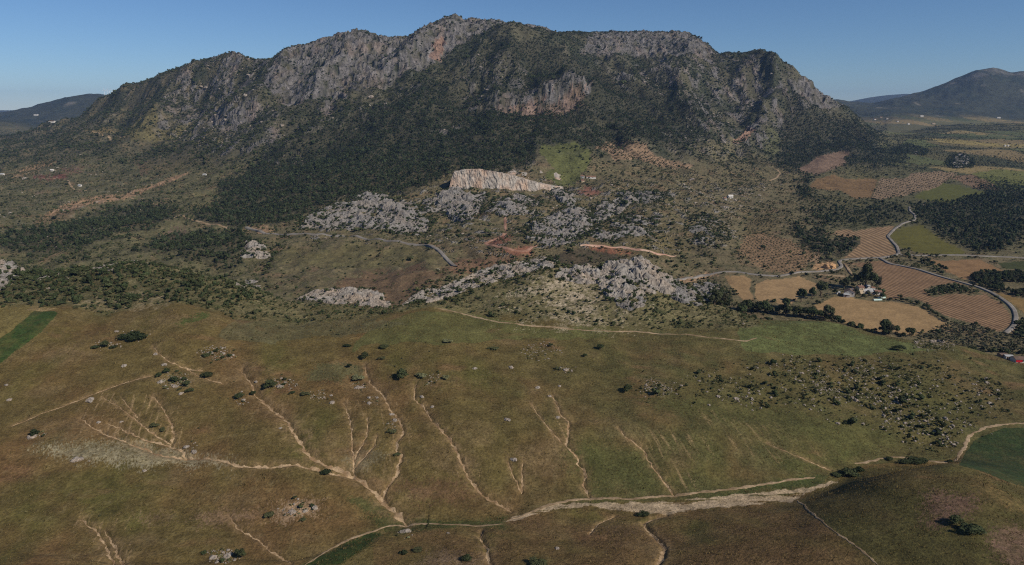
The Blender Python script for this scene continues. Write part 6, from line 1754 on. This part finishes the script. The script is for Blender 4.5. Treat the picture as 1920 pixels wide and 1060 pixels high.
# garden tunnels
for px, py, l_, lab in [(1645, 563, 8, 'pale green garden tunnel in front of the farm sheds'), (1653, 559, 7, 'second garden tunnel behind the first one')]:
    p_ = hit(px, py, 480)
    e = empty('garden_tunnel', tuple(p_), 0.1)
    V, F = [], []
    for i in range(9):
        for k in range(7):
            a_ = math.pi * k / 6
            V.append((-l_ / 2 + l_ * i / 8, 1.3 * math.cos(a_), 1.2 * math.sin(a_)))
    F = [(i * 7 + k, i * 7 + k + 1, (i + 1) * 7 + k + 1, (i + 1) * 7 + k) for i in range(8) for k in range(6)] + [tuple(range(7)), tuple(56 + k for k in range(7))]
    part('cover_sheet', (V, F), plain_mat('garden_sheet', C(186, 204, 192), 0.08, 1.0, 0.01), e)
    for i in (0, 4, 8):
        part('hoop', tube([(-l_ / 2 + l_ * i / 8, 1.33 * math.cos(math.pi * k / 8), 1.23 * math.sin(math.pi * k / 8)) for k in range(9)], [0.04] * 9, 4), MAT['steel'], e)
    tag(e, lab, 'garden tunnel')
# barn group at the right edge
house(1879, 670, 5, 4, 2.4, 4, MAT['stone_wall'], MAT['brown_roof'], 'small rubble walled hut left of the barn at the right edge', 0.6, 'x', nwin=0, name='hut', ymin=410, cat='hut')
house(1889.5, 673, 5.0, 4, 2.4, -6, MAT['white'], MAT['grey_roof'], 'open white shed beside the red walled barn', 0.5, 'x', nwin=1, name='shed', ymin=410, cat='shed')
b_ = house(1912, 679, 9.5, 6, 2.8, -4, MAT['white'], MAT['brown_roof'], 'brown roofed barn with a red panel at the right edge', 1.3, 'x', nwin=1, name='barn', ymin=410, cat='barn')
part('red_panel', boxv(-4.6, -0.4, -3.22, -3.06, 0.9, 2.5), MAT['red'], b_)
# scattered houses
for px, py, w, d, h, rot, wl, rf, lab in [
    (1369, 372, 12, 8, 6, 10, 'white', 'white', 'white two storey house on the slope left of the olive rows'),
    (1359, 374, 7, 6, 3, 10, 'white', 'tile', 'low white outbuilding left of the white two storey house'),
    (1108, 335, 24, 7, 4, 4, 'white', 'tile', 'long white house below the green meadow'),
    (1092, 334, 9, 8, 5, -10, 'white', 'tile', 'white house with clay roof left of the long white house'),
    (1092, 341, 8, 6, 3, 20, 'cream', 'tile', 'small cream house in front of the long white house'),
    (384, 330, 10, 7, 4, 5, 'white', 'grey_roof', 'white house in the wood on the left foot of the mountain'),
    (417, 345, 8, 6, 3, 0, 'white', 'white', 'small white hut in the forest left of centre'),
    (150, 350, 9, 7, 4, 0, 'white', 'grey_roof', 'white house by the track on the far left slope'),
    (98, 321, 10, 8, 4, 0, 'white', 'white', 'white house beside the red soil on the left'),
    (4, 329, 14, 8, 5, 0, 'white', 'grey_roof', 'grey white house at the left picture edge'),
    (1728, 219, 26, 14, 8, 0, 'white', 'white', 'white farm on the far plain below the distant mountain'),
    (1640, 225, 16, 12, 7, 15, 'white', 'tile', 'left house of the hamlet on the far plain'),
    (1652, 221, 16, 12, 7, -15, 'cream', 'tile', 'rear house of the hamlet on the far plain'),
    (1663, 224, 16, 12, 7, 5, 'white', 'tile', 'right house of the hamlet on the far plain'),
    (1683, 229, 14, 12, 7, 0, 'white', 'tile', 'white house right of the hamlet on the far plain'),
    (1703, 234, 14, 12, 7, 0, 'white', 'white', 'white house on the plain below the hamlet'),
    (1750, 233, 24, 14, 7, 0, 'cream', 'tile', 'clay roofed farm in the middle of the far plain'),
    (1872, 222, 30, 14, 8, 0, 'white', 'white', 'white farm on the far plain near the right edge'),
    (1884, 275, 7, 7, 6, 0, 'white', 'white', 'left of two white cabins by the yellow strip field'),
    (1890, 275, 7, 7, 6, 0, 'white', 'white', 'right of two white cabins by the yellow strip field'),
    (68, 217, 40, 20, 10, 0, 'white', 'white', 'white building on the distant left hill'),
    (98, 230, 30, 16, 8, 0, 'white', 'tile', 'white houses below the distant left hill'),
]:
    k_ = 0.72
    house(px, py, w * k_, d * k_, h * k_, rot, MAT[wl], MAT[rf], lab, 1.6, 'x', nwin=2 if py > 300 else 2, door=py > 300, ymin=600)

# wind turbines on the far left hill
for i, px in enumerate((197, 202, 207, 212, 218, 224)):
    a, t = ray(px, 183)
    yy_ = 6000.0; xx_ = float(a) * yy_
    e = empty('wind_turbine', (xx_, yy_, float(ground(xx_, yy_)[0])), 0.2)
    hgt = 44.0
    part('tower', tube([(0, 0, -4), (0, 0, hgt)], [1.6, 0.9], 10), MAT['steel'], e)
    part('nacelle', boxv(-1.2, 1.2, -3.0, 4.0, hgt - 1, hgt + 1.4), MAT['steel'], e)
    for k in range(3):
        an = 0.5 * i + k * 2.094
        dx, dz = math.sin(an), math.cos(an)
        V = [(dx * r_ + sgn * w_ * dz, -3.4 + th_, hgt + dz * r_ - sgn * w_ * dx) for r_, w_ in ((0.4, 0.6), (6, 1.1), (22, 0.3)) for sgn, th_ in ((-1, 0.15), (1, -0.15))]
        part('blade', (V, [(0, 1, 3, 2), (2, 3, 5, 4)]), MAT['steel'], e)
    tag(e, ['leftmost', 'second', 'third', 'fourth', 'fifth', 'rightmost'][i] + ' tiny white wind turbine from the left on the far hill', 'wind turbine')

# ------------------------------------------------------------------ air
zmin, zmax = float(TZ.min()) - 1.5, float(TZ.max()) + 40.0
hv, hf = boxv(-16500, 16500, -400, 15900, zmin, zmax)
hm_ = bpy.data.materials.new('haze_air'); hm_.use_nodes = True
nt = hm_.node_tree
for n in list(nt.nodes):
    if n.type == 'BSDF_PRINCIPLED':
        nt.nodes.remove(n)
pv = nt.nodes.new('ShaderNodeVolumePrincipled')
pv.inputs['Color'].default_value = (0.34, 0.53, 0.90, 1)
pv.inputs['Density'].default_value = 3.4e-5
pv.inputs['Anisotropy'].default_value = 0.0
nt.links.new(pv.outputs[0], [n for n in nt.nodes if n.type == 'OUTPUT_MATERIAL'][0].inputs['Volume'])
hz = mesh_obj('haze', hv, hf, hm_)
hz['kind'] = 'stuff'; hz['label'] = 'thin blue haze in the air over the whole valley'
